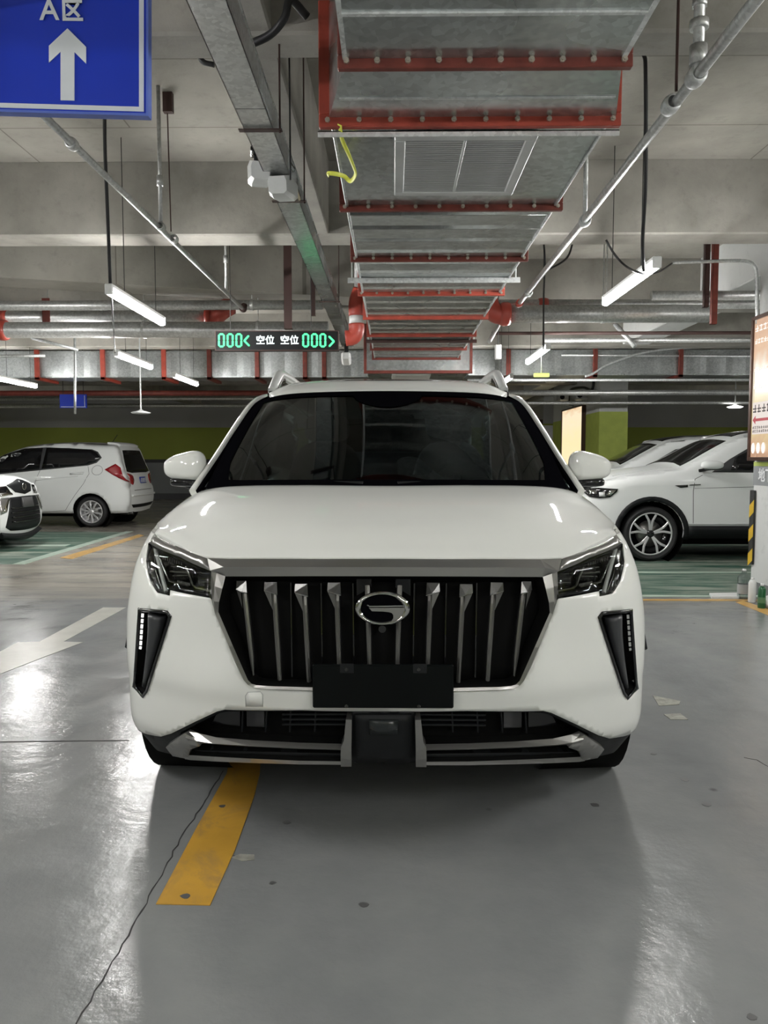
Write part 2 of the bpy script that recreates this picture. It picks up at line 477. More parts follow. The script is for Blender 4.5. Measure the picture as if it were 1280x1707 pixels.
def thicken(vf, d, direction=None):
    """shell: offsets along vertex normals (or a fixed direction) and closes the rim"""
    V, F = [Vector(v) for v in vf[0]], list(vf[1])
    N = [Vector((0, 0, 0)) for _ in V]
    for f in F:
        a = (V[f[1]] - V[f[0]]).cross(V[f[2]] - V[f[0]])
        if a.length < 1e-12 and len(f) > 3: a = (V[f[2]] - V[f[0]]).cross(V[f[3]] - V[f[0]])
        for i in f: N[i] += a
    n = len(V)
    W = [v - (Vector(direction) if direction else (N[i].normalized() if N[i].length > 0 else Vector((0, 0, 0)))) * d for i, v in enumerate(V)]
    cnt = {}
    for f in F:
        for a, b2 in zip(f, f[1:] + f[:1]): cnt[(a, b2)] = 1
    G = [tuple(i + n for i in f[::-1]) for f in F]; rim = []
    for (a, b2) in cnt:
        if (b2, a) not in cnt: rim.append((a, a + n, b2 + n, b2))
    base = len(F) + len(G)
    return V + W, F + G + rim, list(range(base, base + len(rim)))
def in_poly(P, x, y):
    P = np.asarray(P); xi, yi = P[:, 0], P[:, 1]; xj, yj = np.roll(xi, 1), np.roll(yi, 1)
    x = np.atleast_1d(x)[:, None]; y = np.atleast_1d(y)[:, None]
    c = ((yi > y) != (yj > y)) & (x < (xj - xi) * (y - yi) / np.where(yj == yi, 1e-12, yj - yi) + xi)
    return c.sum(1) % 2 == 1
def densify(P, step):
    out = []
    for i in range(len(P)):
        a, b2 = np.array(P[i]), np.array(P[(i + 1) % len(P)])
        k = max(1, int(round(np.linalg.norm(b2 - a) / step)))
        out += [tuple(a + (b2 - a) * j / k) for j in range(k)]
    return out
def tri_region(outer, holes, step):
    loops = [densify(outer, step)] + [densify(h, step) for h in holes]
    pts = []; edges = []
    for L in loops:
        n0 = len(pts); pts += L
        edges += [(n0 + i, n0 + (i + 1) % len(L)) for i in range(len(L))]
    O = np.array(loops[0]); allb = np.array(pts)
    gx, gy = np.meshgrid(np.arange(O[:, 0].min(), O[:, 0].max(), step), np.arange(O[:, 1].min(), O[:, 1].max(), step))
    gx = gx.ravel(); gy = gy.ravel(); keep = in_poly(loops[0], gx, gy)
    for h in loops[1:]: keep &= ~in_poly(h, gx, gy)
    gx, gy = gx[keep], gy[keep]
    if len(gx):
        dmin = np.full(len(gx), 9.0)
        for q in allb: dmin = np.minimum(dmin, np.hypot(gx - q[0], gy - q[1]))
        k = dmin > step * 0.45
        pts += list(zip(gx[k], gy[k]))
    v, e, f, *_ = delaunay_2d_cdt([Vector((float(a), float(b2))) for a, b2 in pts], edges, [], 0, 1e-7)
    V = np.array([tuple(p) for p in v])
    C = np.array([V[list(t)].mean(0) for t in f])
    keep = in_poly(loops[0], C[:, 0], C[:, 1])
    for h in loops[1:]: keep &= ~in_poly(h, C[:, 0], C[:, 1])
    return V, [tuple(t) for t, k in zip(f, keep) if k]
def used_only(V, F):
    idx = sorted({i for f in F for i in f}); m = {a: b2 for b2, a in enumerate(idx)}
    return [V[i] for i in idx], [tuple(m[i] for i in f) for f in F]
def panel(outer, fn, holes=(), step=0.04, thick=0.004, off=0.0, nrm=None, offfn=None):
    """thick skin over a parametric surface fn(a, b) cut to an outline with holes"""
    P, F = tri_region(outer, list(holes), step)
    def normal(a, b2):
        e = 1e-3
        n = (fn(a + e, b2) - fn(a - e, b2)).cross(fn(a, b2 + e) - fn(a, b2 - e))
        n.normalize()
        if nrm is not None and n.dot(nrm(a, b2) if callable(nrm) else nrm) < 0: n = -n
        return n
    NN = [normal(a, b2) for a, b2 in P]
    Fr = [fn(a, b2) + n * (off + (offfn(a, b2) if offfn else 0)) for (a, b2), n in zip(P, NN)]
    # orient faces along the normals
    F2 = []
    for f in F:
        n = (Fr[f[1]] - Fr[f[0]]).cross(Fr[f[2]] - Fr[f[0]])
        F2.append(f if n.dot(NN[f[0]]) >= 0 else f[::-1])
    V = [Vector(p) for p in Fr]; n = len(V)
    W = [p - q * thick for p, q in zip(Fr, NN)]
    cnt = set()
    for f in F2:
        for a, b2 in zip(f, f[1:] + f[:1]): cnt.add((a, b2))
    G = [tuple(i + n for i in f[::-1]) for f in F2]
    rim = [(a, a + n, b2 + n, b2) for (a, b2) in cnt if (b2, a) not in cnt]
    VV, FF = V + W, F2 + G + rim
    return VV, FF, list(range(len(F2) + len(G), len(FF)))
def tub(outer, fn, depth, nrm=None, shrink=0.9, off=0.0, step=0.04):
    """recess: walls going in from an outline and a floor"""
    def normal(a, b2):
        e = 1e-3
        n = (fn(a + e, b2) - fn(a - e, b2)).cross(fn(a, b2 + e) - fn(a, b2 - e)); n.normalize()
        if nrm is not None and n.dot(nrm(a, b2) if callable(nrm) else nrm) < 0: n = -n
        return n
    L = densify(outer, step); c = np.mean(np.array(L), 0)
    L2 = [tuple(c + (np.array(p) - c) * shrink) for p in L]
    A = [fn(*p) + normal(*p) * off for p in L]; B = [fn(*p) + normal(*p) * (off - depth) for p in L2]
    n = len(L)
    V = A + B; F = [(i, (i + 1) % n, (i + 1) % n + n, i + n) for i in range(n)]
    P, T = tri_region(L2, [], step * 1.01)
    V2 = [fn(a, b2) - normal(a, b2) * (depth - off) for a, b2 in P]
    return comb((V, F), (V2, T))

def copy_tree(o, parent=None, loc=None, label=None):
    c = o.copy(); COL.objects.link(c); c.parent = parent
    if parent is None:
        if loc is not None: c.location = loc
        if label: c['label'] = label
        ROOTM[c.name] = Matrix.Translation(c.location) @ Matrix.Rotation(c.rotation_euler.z, 4, 'Z')
    for ch in list(o.children): copy_tree(ch, c)
    return c

def text_vf(s, size, origin, xdir, ydir, depth=0.002, bold=0.0, align='CENTER', res=3):
    cu = bpy.data.curves.new('lettering', 'FONT'); cu.body = s; cu.size = size; cu.align_x = align; cu.align_y = 'CENTER'
    cu.offset = bold; cu.extrude = depth / 2; cu.resolution_u = res
    ob = bpy.data.objects.new('lettering', cu); COL.objects.link(ob)
    dg = bpy.context.evaluated_depsgraph_get()
    me = bpy.data.meshes.new_from_object(ob.evaluated_get(dg))
    xd, yd = Vector(xdir), Vector(ydir); zd = xd.cross(yd); og = Vector(origin)
    V = [og + xd * v.co.x + yd * v.co.y + zd * v.co.z for v in me.vertices]; F = [tuple(p.vertices) for p in me.polygons]
    bpy.data.objects.remove(ob); bpy.data.curves.remove(cu); bpy.data.meshes.remove(me)
    return V, F
# ------------------------------------------------------------------ setting
SLAB = 3.60; SOFF = 3.04
floor = mk('floor', bx(-14.2, 14.2, -6.2, 25.2, -0.2, 0.0), M['floor'], kind='structure', keep=True)
ceiling = mk('ceiling', bx(-14.2, 14.2, -6.2, 25.2, SLAB, SLAB + 0.2), M['slab'], kind='structure', keep=True)
mk('wall_back', bx(-14.2, 14.2, 25.0, 25.2, 0, SLAB), M['wall'], kind='structure')
mk('wall_left', bx(-14.2, -14.0, -6.0, 25.0, 0, SLAB), M['wall'], kind='structure')
mk('wall_right', bx(14.0, 14.2, -6.0, 25.0, 0, SLAB), M['wall'], kind='structure')
mk('wall_front', bx(-14.2, 14.2, -6.2, -6.0, 0, SLAB), M['wall'], kind='structure')
for y in (-5.5, -2.58, 0.36, 3.27, 6.10, 9.03, 12.0, 15.0, 18.0, 21.0):
    w = 0.20 if abs(y - 3.27) < 0.1 else 0.30
    mk('beam', bx(-14, 14, y, y + w, SOFF, SLAB + 0.01, 0.012), M['beam'], ceiling)
mk('beam', bx(-0.72, -0.50, -6, 6.12, SOFF + 0.012, SLAB + 0.01, 0.01), M['beam'], ceiling)
mk('beam', bx(3.53, 3.95, -6, 25, SOFF + 0.02, SLAB + 0.01, 0.01), M['pillar_white'], ceiling)
mk('beam', bx(-6.6, -6.2, -6, 25, SOFF + 0.02, SLAB + 0.01, 0.01), M['beam'], ceiling)
# skewed beam, seen as a pale slanting underside on the left
a, b2 = Vector((-7.5, 6.6, 0)), Vector((0.6, 8.9, 0)); t = (b2 - a).normalized(); sd = Vector((-t.y, t.x, 0)) * 0.22
ring = [a - sd, b2 - sd, b2 + sd, a + sd]
mk('beam', extrude([p + Vector((0, 0, SOFF - 0.005)) for p in ring], (0, 0, SLAB - SOFF + 0.015)), M['slab'], ceiling)

# floor paint: parts of the floor
def patch(name, pts, mat, h=0.002):
    ring = [Vector((p[0], p[1], 0.0005)) for p in pts]
    return mk(name, extrude(ring, (0, 0, h)), mat, floor)
def pxf(pts): return [PZ(x, y, 0).xy for x, y in pts]
patch('bay_line', pxf([(260, 1508), (350, 1510), (391, 1419), (423, 1330), (433, 1290)]) + [Vector((-0.78, 4.6)), Vector((-0.90, 4.6))] + pxf([(378, 1290), (330, 1376)]), M['yellow_paint'])
patch('direction_arrow', pxf([(-60, 1118), (-90, 1150), (0, 1124), (72, 1096), (138, 1071), (106, 1070), (210, 1013), (172, 1013), (66, 1070), (30, 1071)]), M['white_paint'])
patch('parking_bay', [Vector((-11, 9.45)), PZ(24, 941, 0).xy, PZ(214, 887, 0).xy, Vector((-11, 13.7))], M['green_paint'])
patch('bay_line', pxf([(20, 941), (40, 941), (222, 886), (210, 886)]), M['pale_green_paint'], 0.004)
patch('bay_line', pxf([(-60, 911.5), (-60, 909), (118, 908), (108, 911)]), M['pale_green_paint'], 0.004)
patch('bay_line', pxf([(100, 930), (120, 932), (240, 893), (232, 891)]), M['orange_paint'], 0.004)
patch('parking_bay', [(2.05, 7.3), (10.5, 7.3), (10.5, 8.75), (2.05, 8.75)], M['green_paint'])
patch('parking_bay', [(2.05, 8.85), (10.5, 8.85), (10.5, 13.6), (2.05, 13.6)], M['green_paint'])
patch('bay_line', [(2.05, 7.22), (10.5, 7.22), (10.5, 7.31), (2.05, 7.31)], M['pale_green_paint'], 0.004)
patch('bay_line', [(2.05, 8.74), (10.5, 8.74), (10.5, 8.86), (2.05, 8.86)], M['pale_green_paint'], 0.004)
patch('bay_line', [(2.02, 7.02), (10.5, 7.02), (10.5, 7.10), (2.02, 7.10)], M['orange_paint'], 0.003)
patch('bay_line', pxf([(1226, 1004), (1238, 1002), (1320, 1028), (1320, 1042)]), M['orange_paint'], 0.003)
patch('cement_patch', pxf([(1088, 1160), (1134, 1169), (1132, 1175), (1098, 1177)]), M['ivory_concrete'])
patch('cement_patch', pxf([(1106, 1191), (1134, 1190), (1147, 1200), (1118, 1200)]), M['ivory_concrete'])
patch('joint_line', pxf([(0, 1236), (215, 1234), (215, 1235.2), (0, 1237.4)]), M['crack'], 0.0006)
# crack running along the floor
def crack(pts, w, jit):
    P = [PZ(x, y, 0) for x, y in pts]; Q = []
    for i in range(len(P) - 1):
        k = max(2, int((P[i + 1] - P[i]).length / 0.035))
        for j in range(k):
            q = P[i].lerp(P[i + 1], j / k); Q.append(Vector((q.x + random.uniform(-jit, jit), q.y, 0)))
    Q.append(P[-1]); L = [];
    for i, q in enumerate(Q):
        ww = w * random.uniform(0.4, 1.2)
        L.append((q + Vector((-ww, 0, 0.0012)), q + Vector((ww, 0, 0.0012))))
    mk('crack', thicken(loft([[l[0] for l in L], [l[1] for l in L]]), 0.001, (0, 0, 1)), M['crack'], floor)
crack([(128, 1707), (215, 1560), (262, 1470), (300, 1400), (352, 1320), (372, 1285)], 0.0022, 0.005)
crack([(1240, 1263), (1262, 1267), (1284, 1280)], 0.002, 0.004)
crack([(385, 1426), (402, 1428), (423, 1431)], 0.003, 0.004)
patch('chipped_patch', pxf([(384, 1430), (400, 1424), (424, 1425), (424, 1434), (403, 1436)]), M['ivory_concrete'], 0.001)
for (x, y, r) in ((370, 1345, .016), (478, 1372, .018), (310, 1495, .02), (454, 1472, .013), (606, 1508, .017), (1142, 1300, .02), (1178, 1341, .022), (991, 1342, .02), (1254, 1696, .014), (1090, 1257, .016)):
    c = PZ(x, y, 0)
    mk('oil_spot', extrude([Vector((c.x + r * random.uniform(.6, 1) * math.cos(k * .785), c.y + r * random.uniform(.6, 1) * math.sin(k * .785), 0.0028 if x in (370, 310) else 0.0006)) for k in range(8)], (0, 0, 0.0006)), simple('oil', (0.09, 0.09, 0.09), 0.5) if 'oil' not in bpy.data.materials else bpy.data.materials['oil'], floor)

# ------------------------------------------------------------------ near column on the right
def structure_thing(name, vf, mat): return mk(name, vf, mat, kind='structure')
CX0, CY0 = 3.50, 6.70
colm = structure_thing('concrete_column', bx(CX0, CX0 + 0.75, CY0, CY0 + 0.8, 0, SLAB, 0.01), M['pillar_white'])
mk('painted_band', bx(CX0 - 0.003, CX0 + 0.753, CY0 - 0.003, CY0 + 0.803, 1.05, 1.235), simple('mid_grey_paint', (0.25, 0.26, 0.27), 0.5), colm)
mk('painted_stripe', bx(CX0 - 0.003, CX0 + 0.753, CY0 - 0.003, CY0 + 0.803, 1.235, 1.275), simple('lime_paint', (0.45, 0.55, 0.12), 0.5), colm)
mk('painted_base', bx(CX0 - 0.003, CX0 + 0.753, CY0 - 0.003, CY0 + 0.803, 0, 0.12), simple('dark_grey_paint', (0.17, 0.175, 0.18), 0.5), colm)
mk('lettering', text_vf('地下车库', 0.135, (CX0 - 0.008, CY0 + 0.42, 1.14), (0, -1, 0), (0, 0, 1), 0.002, 0.003), M['white_print'], colm)

GY = CY0 + 0.8
g = thing('corner_guard', 'black and yellow striped corner guard on the white column near right', 'corner guard', (CX0, GY, 0.28))
mk('rubber_strip', comb(bx(CX0 - 0.022, CX0 - 0.004, GY - 0.07, GY + 0.02, 0.28, 1.0, 0.004), bx(CX0 - 0.022, CX0 + 0.07, GY + 0.004, GY + 0.022, 0.28, 1.0, 0.004)), M['rubber'], g)
yel = simple('hazard_yellow', (0.65, 0.42, 0.03), 0.4)
for k in range(3):
    z = 0.32 + k * 0.235
    mk('reflective_stripe', extrude([(CX0 - 0.0235, GY - 0.07, z), (CX0 - 0.0235, GY + 0.02, z - 0.06), (CX0 - 0.0235, GY + 0.02, z + 0.06), (CX0 - 0.0235, GY - 0.07, z + 0.12)], (0.0015, 0, 0)), yel, g)

def ad_mat(name, s, warm):
    m, nt, b = new_mat(name)
    tc = nt.nodes.new('ShaderNodeTexCoord'); sp = nt.nodes.new('ShaderNodeSeparateXYZ'); nt.links.new(tc.outputs['Generated'], sp.inputs[0])
    n = noise(nt, 3.0, 3, 0.5, coord='Generated', stretch=(1, 1, 2.5), dist=0.8)
    f = math_n(nt, 'ADD', math_n(nt, 'MULTIPLY', sp.outputs[2], 0.75), math_n(nt, 'MULTIPLY', n, 0.35))
    c = ramp(nt, f, warm)
    nt.links.new(c, b.inputs['Emission Color']); b.inputs['Base Color'].default_value = (.03, .03, .03, 1)
    b.inputs['Emission Strength'].default_value = s; b.inputs['Roughness'].default_value = 0.2
    return m
AD1 = ad_mat('backlit_poster_print', 0.78, [(0.08, (0.42, 0.16, 0.10)), (0.22, (0.85, 0.55, 0.35)), (0.4, (0.95, 0.80, 0.42)), (0.62, (1.0, 0.92, 0.78)), (0.76, (0.95, 0.62, 0.40)), (1.0, (0.80, 0.50, 0.36))])
AD2 = ad_mat('far_backlit_poster_print', 1.0, [(0.05, (0.6, 0.35, 0.15)), (0.2, (1.0, 0.88, 0.55)), (0.55, (1.0, 0.86, 0.50)), (0.85, (1.0, 0.85, 0.60)), (1.0, (0.75, 0.42, 0.2))])
adf = simple('dark_brown_frame', (0.07, 0.035, 0.025), 0.35, 0.3)
def lightbox(loc, w, h, dirx, nrm, label, mat, extras=False):
    loc = Vector(loc); dx = Vector(dirx); n = Vector(nrm)
    t = thing('poster_lightbox', label, 'light box', loc)
    c = loc + Vector((0, 0, h / 2)); rot = Matrix((dx, n, Vector((0, 0, 1)))).transposed()
    f = 0.035; dp = 0.09
    mk('cabinet', box(c + n * dp * 0.35, (w - 0.01, dp * 0.7, h - 0.01), rot), M['black_plastic'], t)
    mk('frame', comb(box(c + n * dp / 2 + dx * (w / 2 - f / 2), (f, dp, h), rot, .006), box(c + n * dp / 2 - dx * (w / 2 - f / 2), (f, dp, h), rot, .006),
        box(c + n * dp / 2 + Vector((0, 0, h / 2 - f / 2)), (w - 2 * f, dp, f), rot, .006), box(c + n * dp / 2 - Vector((0, 0, h / 2 - f / 2)), (w - 2 * f, dp, f), rot, .006)), adf, t)
    mk('poster', box(c + n * (dp * 0.72), (w - 2 * f, 0.008, h - 2 * f), rot), mat, t)
    def marks(o, n, w_, h_, gap, mat_, dxx):
        # rows of small strokes: print too small to read in the photograph
        rnd = random.Random(n * 31 + int(o.z * 100)); P = []
        for k in range(n):
            x = dxx + k * (w_ + gap)
            P.append(box(o + dx * (x + w_ / 2) + Vector((0, 0, h_ * .32 * rnd.choice((0, 1)))), (w_, .002, h_ * .16), rot))
            P.append(box(o + dx * (x + w_ / 2) + Vector((0, 0, -h_ * .38)), (w_ * .9, .002, h_ * .16), rot))
            P.append(box(o + dx * (x + w_ * rnd.uniform(.25, .75)), (w_ * .18, .002, h_), rot))
        mk('printed_line', comb(*P), mat_, t, kind='stuff')
    if extras:
        pink = emis('poster_pale_print', (0.9, 0.80, 0.74), 0.75); redp = emis('poster_red_print', (0.62, 0.05, 0.07), 0.6); dk = emis('poster_dark_print', (0.10, 0.06, 0.05), 0.3)
        wh = emis('poster_white_print', (1, 0.97, 0.9), 1.0)
        o = loc - dx * (w / 2 - f) + n * (dp * 0.72 + 0.006)
        zb = loc.z
        mk('print_panel', box(o + dx * 0.33 + Vector((0, 0, 0.40)), (0.62, 0.003, 0.30), rot), pink, t)
        mk('printed_arrow', extrude([o + dx * p + n * 0.003 + Vector((0, 0, q)) for p, q in ((.03, .385), (.085, .425), (.085, .398), (.5, .398), (.5, .372), (.085, .372), (.085, .345))], -n * 0.002), redp, t)
        marks(o + n * .003 + Vector((0, 0, .49)), 6, .07, .075, .02, dk, .03)
        for z in (.315, .28):
            marks(o + n * .003 + Vector((0, 0, z)), 12, .03, .024, .012, dk, .03)
        for k in range(3):
            mk('printed_badge', extrude([o + dx * (.055 + k * .10 + .036 * math.cos(a)) + n * 0.004 + Vector((0, 0, .12 + .052 * math.sin(a))) for a in [i * .524 for i in range(12)]], -n * 0.002), wh, t)
        for (k, z, sz) in ((5, 1.24, .06), (7, 1.12, .045), (8, .86, .04), (5, .70, .05)):
            marks(o + n * .003 + Vector((0, 0, z)), k, sz, sz, sz * .3, wh, .03)
    return t
lightbox((CX0 - 0.003, CY0 + 0.40, 1.285), 0.72, 1.36, (0, -1, 0), (-1, 0, 0), 'warm backlit poster in a brown frame on the near right column', AD1, True)

# ------------------------------------------------------------------ far pier with posters
pier = structure_thing('concrete_column', bx(4.26, 4.84, 16.0, 20.6, 0, SLAB, 0.01), M['pillar_white'])
lime = simple('lime_wall_paint', (0.42, 0.50, 0.10), 0.6)
mk('painted_band', bx(4.256, 4.844, 15.996, 20.604, 1.24, 2.28), lime, pier)
mk('painted_stripe', bx(4.256, 4.844, 15.996, 20.604, 1.16, 1.24), simple('charcoal_paint', (0.04, 0.04, 0.045), 0.6), pier)
mk('painted_base', bx(4.256, 4.844, 15.996, 20.604, 0, 1.16), simple('low_wall_grey_paint', (0.3, 0.31, 0.32), 0.6), pier)
lightbox((4.256, 18.15, 0.85), 2.1, 1.66, (0, -1, 0), (-1, 0, 0), 'tall glowing yellow poster on the side of the lime banded pier', AD2)
pier2 = structure_thing('concrete_column', bx(4.35, 4.95, 22.4, 24.9, 0, SLAB, 0.01), M['pillar_white'])
lightbox((4.347, 23.5, 0.95), 2.1, 1.5, (0, -1, 0), (-1, 0, 0), 'smaller glowing poster farther back, partly behind the big white car', AD2)
mk('painted_band', bx(4.346, 4.954, 22.396, 24.9, 2.28, 2.9), M['wall'], pier2)
for (x, y) in ((3.52, -1.2), (-6.7, -1.2)):
    c = structure_thing('concrete_column', bx(x, x + 0.75, y, y + 0.8, 0, SLAB, 0.01), M['pillar_white']) if y != 7.6 else None
    if c: mk('painted_band', bx(x - .003, x + .753, y - .003, y + .803, 1.24, 2.28), lime, c)

# ------------------------------------------------------------------ batten lights
def batten(x, y0, y1, z, label, group=None, cable=None):
    t = thing('batten_light', label, 'light', (x, (y0 + y1) / 2, z), 0, group)
    mk('housing', bx(x - .025, x + .025, y0, y1, z + .022, z + .055, .006), M['white_plastic'], t)
    mk('end_cap', bx(x - .028, x + .028, y0 - .02, y0, z - .022, z + .052, .006), M['white_plastic'], t)
    mk('end_cap', bx(x - .028, x + .028, y1, y1 + .02, z - .022, z + .052, .006), M['white_plastic'], t)
    mk('lit_tube', sweep([(x, y0, z), (x, y1, z)], circ(.028, 10)), M['tube'], t, smooth=True)
    for yy in (y0 + .3, y1 - .16):
        mk('hanger_wire', cyl((x, yy, z + .05), (x, yy, SLAB), .003, 5), M['cable'], t)
    return t
batten(-1.95, 5.35, 6.55, 2.45, 'bright batten light nearest on the left, left of the green display', cable=1)
batten(-3.04, 8.5, 9.7, 2.45, 'second batten light on the left, hung before the silver duct')
batten(-3.0, 10.6, 11.8, 2.44, 'small batten light just left of the white roof, under the silver duct')
batten(-5.66, 11.0, 12.2, 2.45, 'leftmost batten light, low at the left edge')
batten(1.63, 4.87, 6.0, 2.50, 'bright batten light nearest on the right, right of the central duct')
batten(1.63, 8.2, 9.4, 2.47, 'second batten light on the right, behind the sprinkler pipe')
batten(1.66, 10.9, 12.1, 2.45, 'smallest batten light above the right roof rail of the big white car')
EXTRA = [(-3.0, 1.6), (3.3, 1.4), (-2.2, -1.4), (2.2, -1.4), (-1.9, -4.3), (1.9, -4.3), (-6.0, 3.5), (5.8, 3.8), (8.6, 5.8), (8.4, 10.7), (-9.4, 8.0), (-13.0, 18.5), (13.0, 18.5), (1.3, -3.0)]  # unseen battens; far pair and last one added to brighten wall and car
for (x, y) in EXTRA:
    batten(x, y, y + 1.2, 2.48, 'batten light outside the picture lighting the garage', 'batten lights out of view')

# small disc lamps
for (px, py, Y, lb) in ((1225, 680, 15.0, 'small lit lamp on a stem at far right above the parked cars'), (235, 690, 11.8, 'unlit white dish lamp under the silver duct on the left')):
    p = PY(px, py, Y)
    t = thing('pendant_lamp', lb, 'lamp', p)
    mk('shade', lathe([(0, .002), (0, .11), (.02, .15), (.05, .04), (.07, .015)], p, (0, 0, 1), 20), M['grey_plastic'] if px < 500 else emis('lit_shade', (1, 1, .95), 5), t, smooth=True)
    mk('stem', cyl(p + Vector((0, 0, .06)), (p.x, p.y, SLAB), .012, 8), M['grey_plastic'], t)

# ------------------------------------------------------------------ main duct overhead
DZ = 2.60; DX0, DX1 = -0.236, 0.828; DTOP = 3.0
duct = thing('air_duct', 'long galvanised air duct with red flanges running overhead down the middle', 'duct', (0.3, 6.0, DZ))
def duct_sec(y0, y1, xa0, xa1, xb0, xb1, z0a, z0b, ribs):
    """open-ended sheet box from y0 (xa) to y1 (xb) with pressed ribs"""
    n = 24 if ribs else 3; V = []; F = []
    for i in range(n + 1):
        t = i / n; y = y0 + (y1 - y0) * t; x0 = xa0 + (xb0 - xa0) * t; x1 = xa1 + (xb1 - xa1) * t; zb = z0a + (z0b - z0a) * t
        r = -0.008 if (ribs and i % 6 == 3) else 0.0
        V += [Vector((x0 + r, y, DTOP)), Vector((x0 + r, y, zb + r)), Vector((x1 - r, y, zb + r)), Vector((x1 - r, y, DTOP))]
    for i in range(n):
        for j in range(4):
            F.append((i * 4 + j, i * 4 + (j + 1) % 4, (i + 1) * 4 + (j + 1) % 4, (i + 1) * 4 + j))
    return V, F
def flange(y, x0, x1, z, w=0.042, mat='red_iron', bolts=True, below=0.03):
    f = mk('flange', comb(bx(x0 - w, x1 + w, y, y + .028, z - below, z - below + w, .003), bx(x0 - w, x0 - .004, y, y + .028, z - below + w, DTOP + .03, .003), bx(x1 + .004, x1 + w, y, y + .028, z - below + w, DTOP + .03, .003)
        ), M[mat], duct)
    if bolts:
        n = 10; proto = None
        for k in range(n):
            x = x0 - w * .3 + (x1 - x0 + w * .6) * k / (n - 1); zz = z - below + w * .5
            if proto is None: proto = mk('bolt', comb(cyl((x, y - .009, zz), (x, y, zz), .0105, 6), cyl((x, y - .016, zz), (x, y - .009, zz), .006, 8)), M['bolt'], f); x_0 = x
            else:
                c = proto.copy(); COL.objects.link(c); c.location = (x - x_0, 0, 0)
    return f
mk('duct_section', duct_sec(-4, 2.60, -0.156, 0.745, -0.156, 0.745, DZ, DZ, False), M['galv'], duct)
mk('duct_section', duct_sec(2.60, 3.03, -0.156, 0.745, DX0 - .01, DX1 + .02, DZ, DZ, False), M['galv'], duct)
mk('seam', comb(bx(-0.152, 0.74, 2.33, 2.345, DZ - .006, DZ), bx(-0.165, -0.15, -4, 2.6, DZ - .004, DZ + .02), bx(0.74, 0.755, -4, 2.6, DZ - .004, DZ + .02), bx(DX0 + .04, DX1 - .03, 2.86, 2.872, DZ - .005, DZ)), M['galv_light'], duct)
flange(2.59, -0.14, 0.735, DZ, mat='red_iron')
flange(3.02, DX0, DX1 - .01, DZ + .0, .048, 'red_bright', below=.035)
mk('corner_bracket', comb(bx(DX0 - .055, DX1 + .04, 3.05, 3.10, DZ - .042, DZ - .038), bx(DX0 - .055, DX1 + .04, 3.05, 3.054, DZ - .06, DZ - .038)), M['galv_light'], duct)
ys = [3.05, 4.03, 5.04, 6.08, 7.1, 8.09, 9.09, 9.95]
for i in range(len(ys) - 1):
    mk('duct_section', duct_sec(ys[i] + .02, ys[i + 1], DX0, DX1, DX0, DX1, DZ, DZ, i > 0), M['galv'], duct)
    for xx in (DX0, DX1):
        mk('corner_seam', sweep([(xx, ys[i] + .03, DZ - .003), (xx, ys[i + 1], DZ - .003)], rect(.014, .012, .003)), M['galv_light'], duct)
    if i < 5: flange(ys[i + 1], DX0, DX1, DZ, .04, 'red_iron' if i < 2 else 'red_bright', i < 3)
    else: flange(ys[i + 1], DX0, DX1, DZ, .036, 'red_iron', False)
# last, lower pieces of the duct
mk('duct_section', duct_sec(9.97, 14.0, DX0 - .1, DX1 + .15, DX0 - .1, DX1 + .15, DZ - .17, DZ - .17, True), M['galv'], duct)
flange(9.96, DX0 - .1, DX1 + .15, DZ - .17, .04, 'red_iron', False)
mk('end_plate', bx(DX0 - .1, DX1 + .15, 9.962, 9.968, DZ - .17, DTOP, 0), M['galv'], duct)
mk('hatch_cover', bx(-.02, .5, 10.3, 11.4, DZ - .19, DZ - .17, .004), M['white_plastic'], duct)
# pale hanger angle and dark thin one
def hanger(y, x0, x1, z, mat, label, dy=.04):
    t = thing('duct_hanger', label, 'hanger', ((x0 + x1) / 2, y, z))
    mk('cross_angle', comb(bx(x0, x1, y, y + .004, z - .038, z, 0), bx(x0, x1, y, y + dy, z - .004, z, 0)), M[mat], t)
    for x in (x0 + .03, x1 - .03): mk('rod', cyl((x, y + .02, z - .03), (x, y + .02, SLAB), .005, 6), M['galv_pipe'], t)
hanger(5.6, DX0 - .09, DX1 + .08, DZ - .002, 'galv_light', 'pale zinc hanger bar crossing under the central duct')
hanger(8.45, DX0 - .06, DX1 + .08, DZ - .002, 'dark_iron', 'dark hanger bar crossing under the far end of the central duct')

# return air grille on the duct
vz = DZ - .012
vt = thing('air_vent', 'white louvred air vent in the underside of the central duct', 'vent', (0.42, 3.5, vz - .02))
v0, v1 = PZ(657, 222, vz), PZ(657, 322, vz)
vx0, vx1 = 0.005, 0.575; vy0, vy1 = v0.y, v1.y
fw = .045
mk('frame', comb(bx(vx0, vx1, vy0, vy0 + fw, vz - .014, vz + .008, .004), bx(vx0, vx1, vy1 - fw, vy1, vz - .014, vz + .008, .004), bx(vx0, vx0 + fw, vy0 + fw, vy1 - fw, vz - .014, vz + .008, .004), bx(vx1 - fw, vx1, vy0 + fw, vy1 - fw, vz - .014, vz + .008, .004),
    bx((vx0 + vx1) / 2 - .006, (vx0 + vx1) / 2 + .006, vy0 + fw, vy1 - fw, vz - .012, vz + .006, .002)), M['vent_white'], vt)
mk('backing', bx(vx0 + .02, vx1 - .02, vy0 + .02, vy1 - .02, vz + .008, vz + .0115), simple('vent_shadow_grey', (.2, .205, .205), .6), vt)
n = 28; proto = None
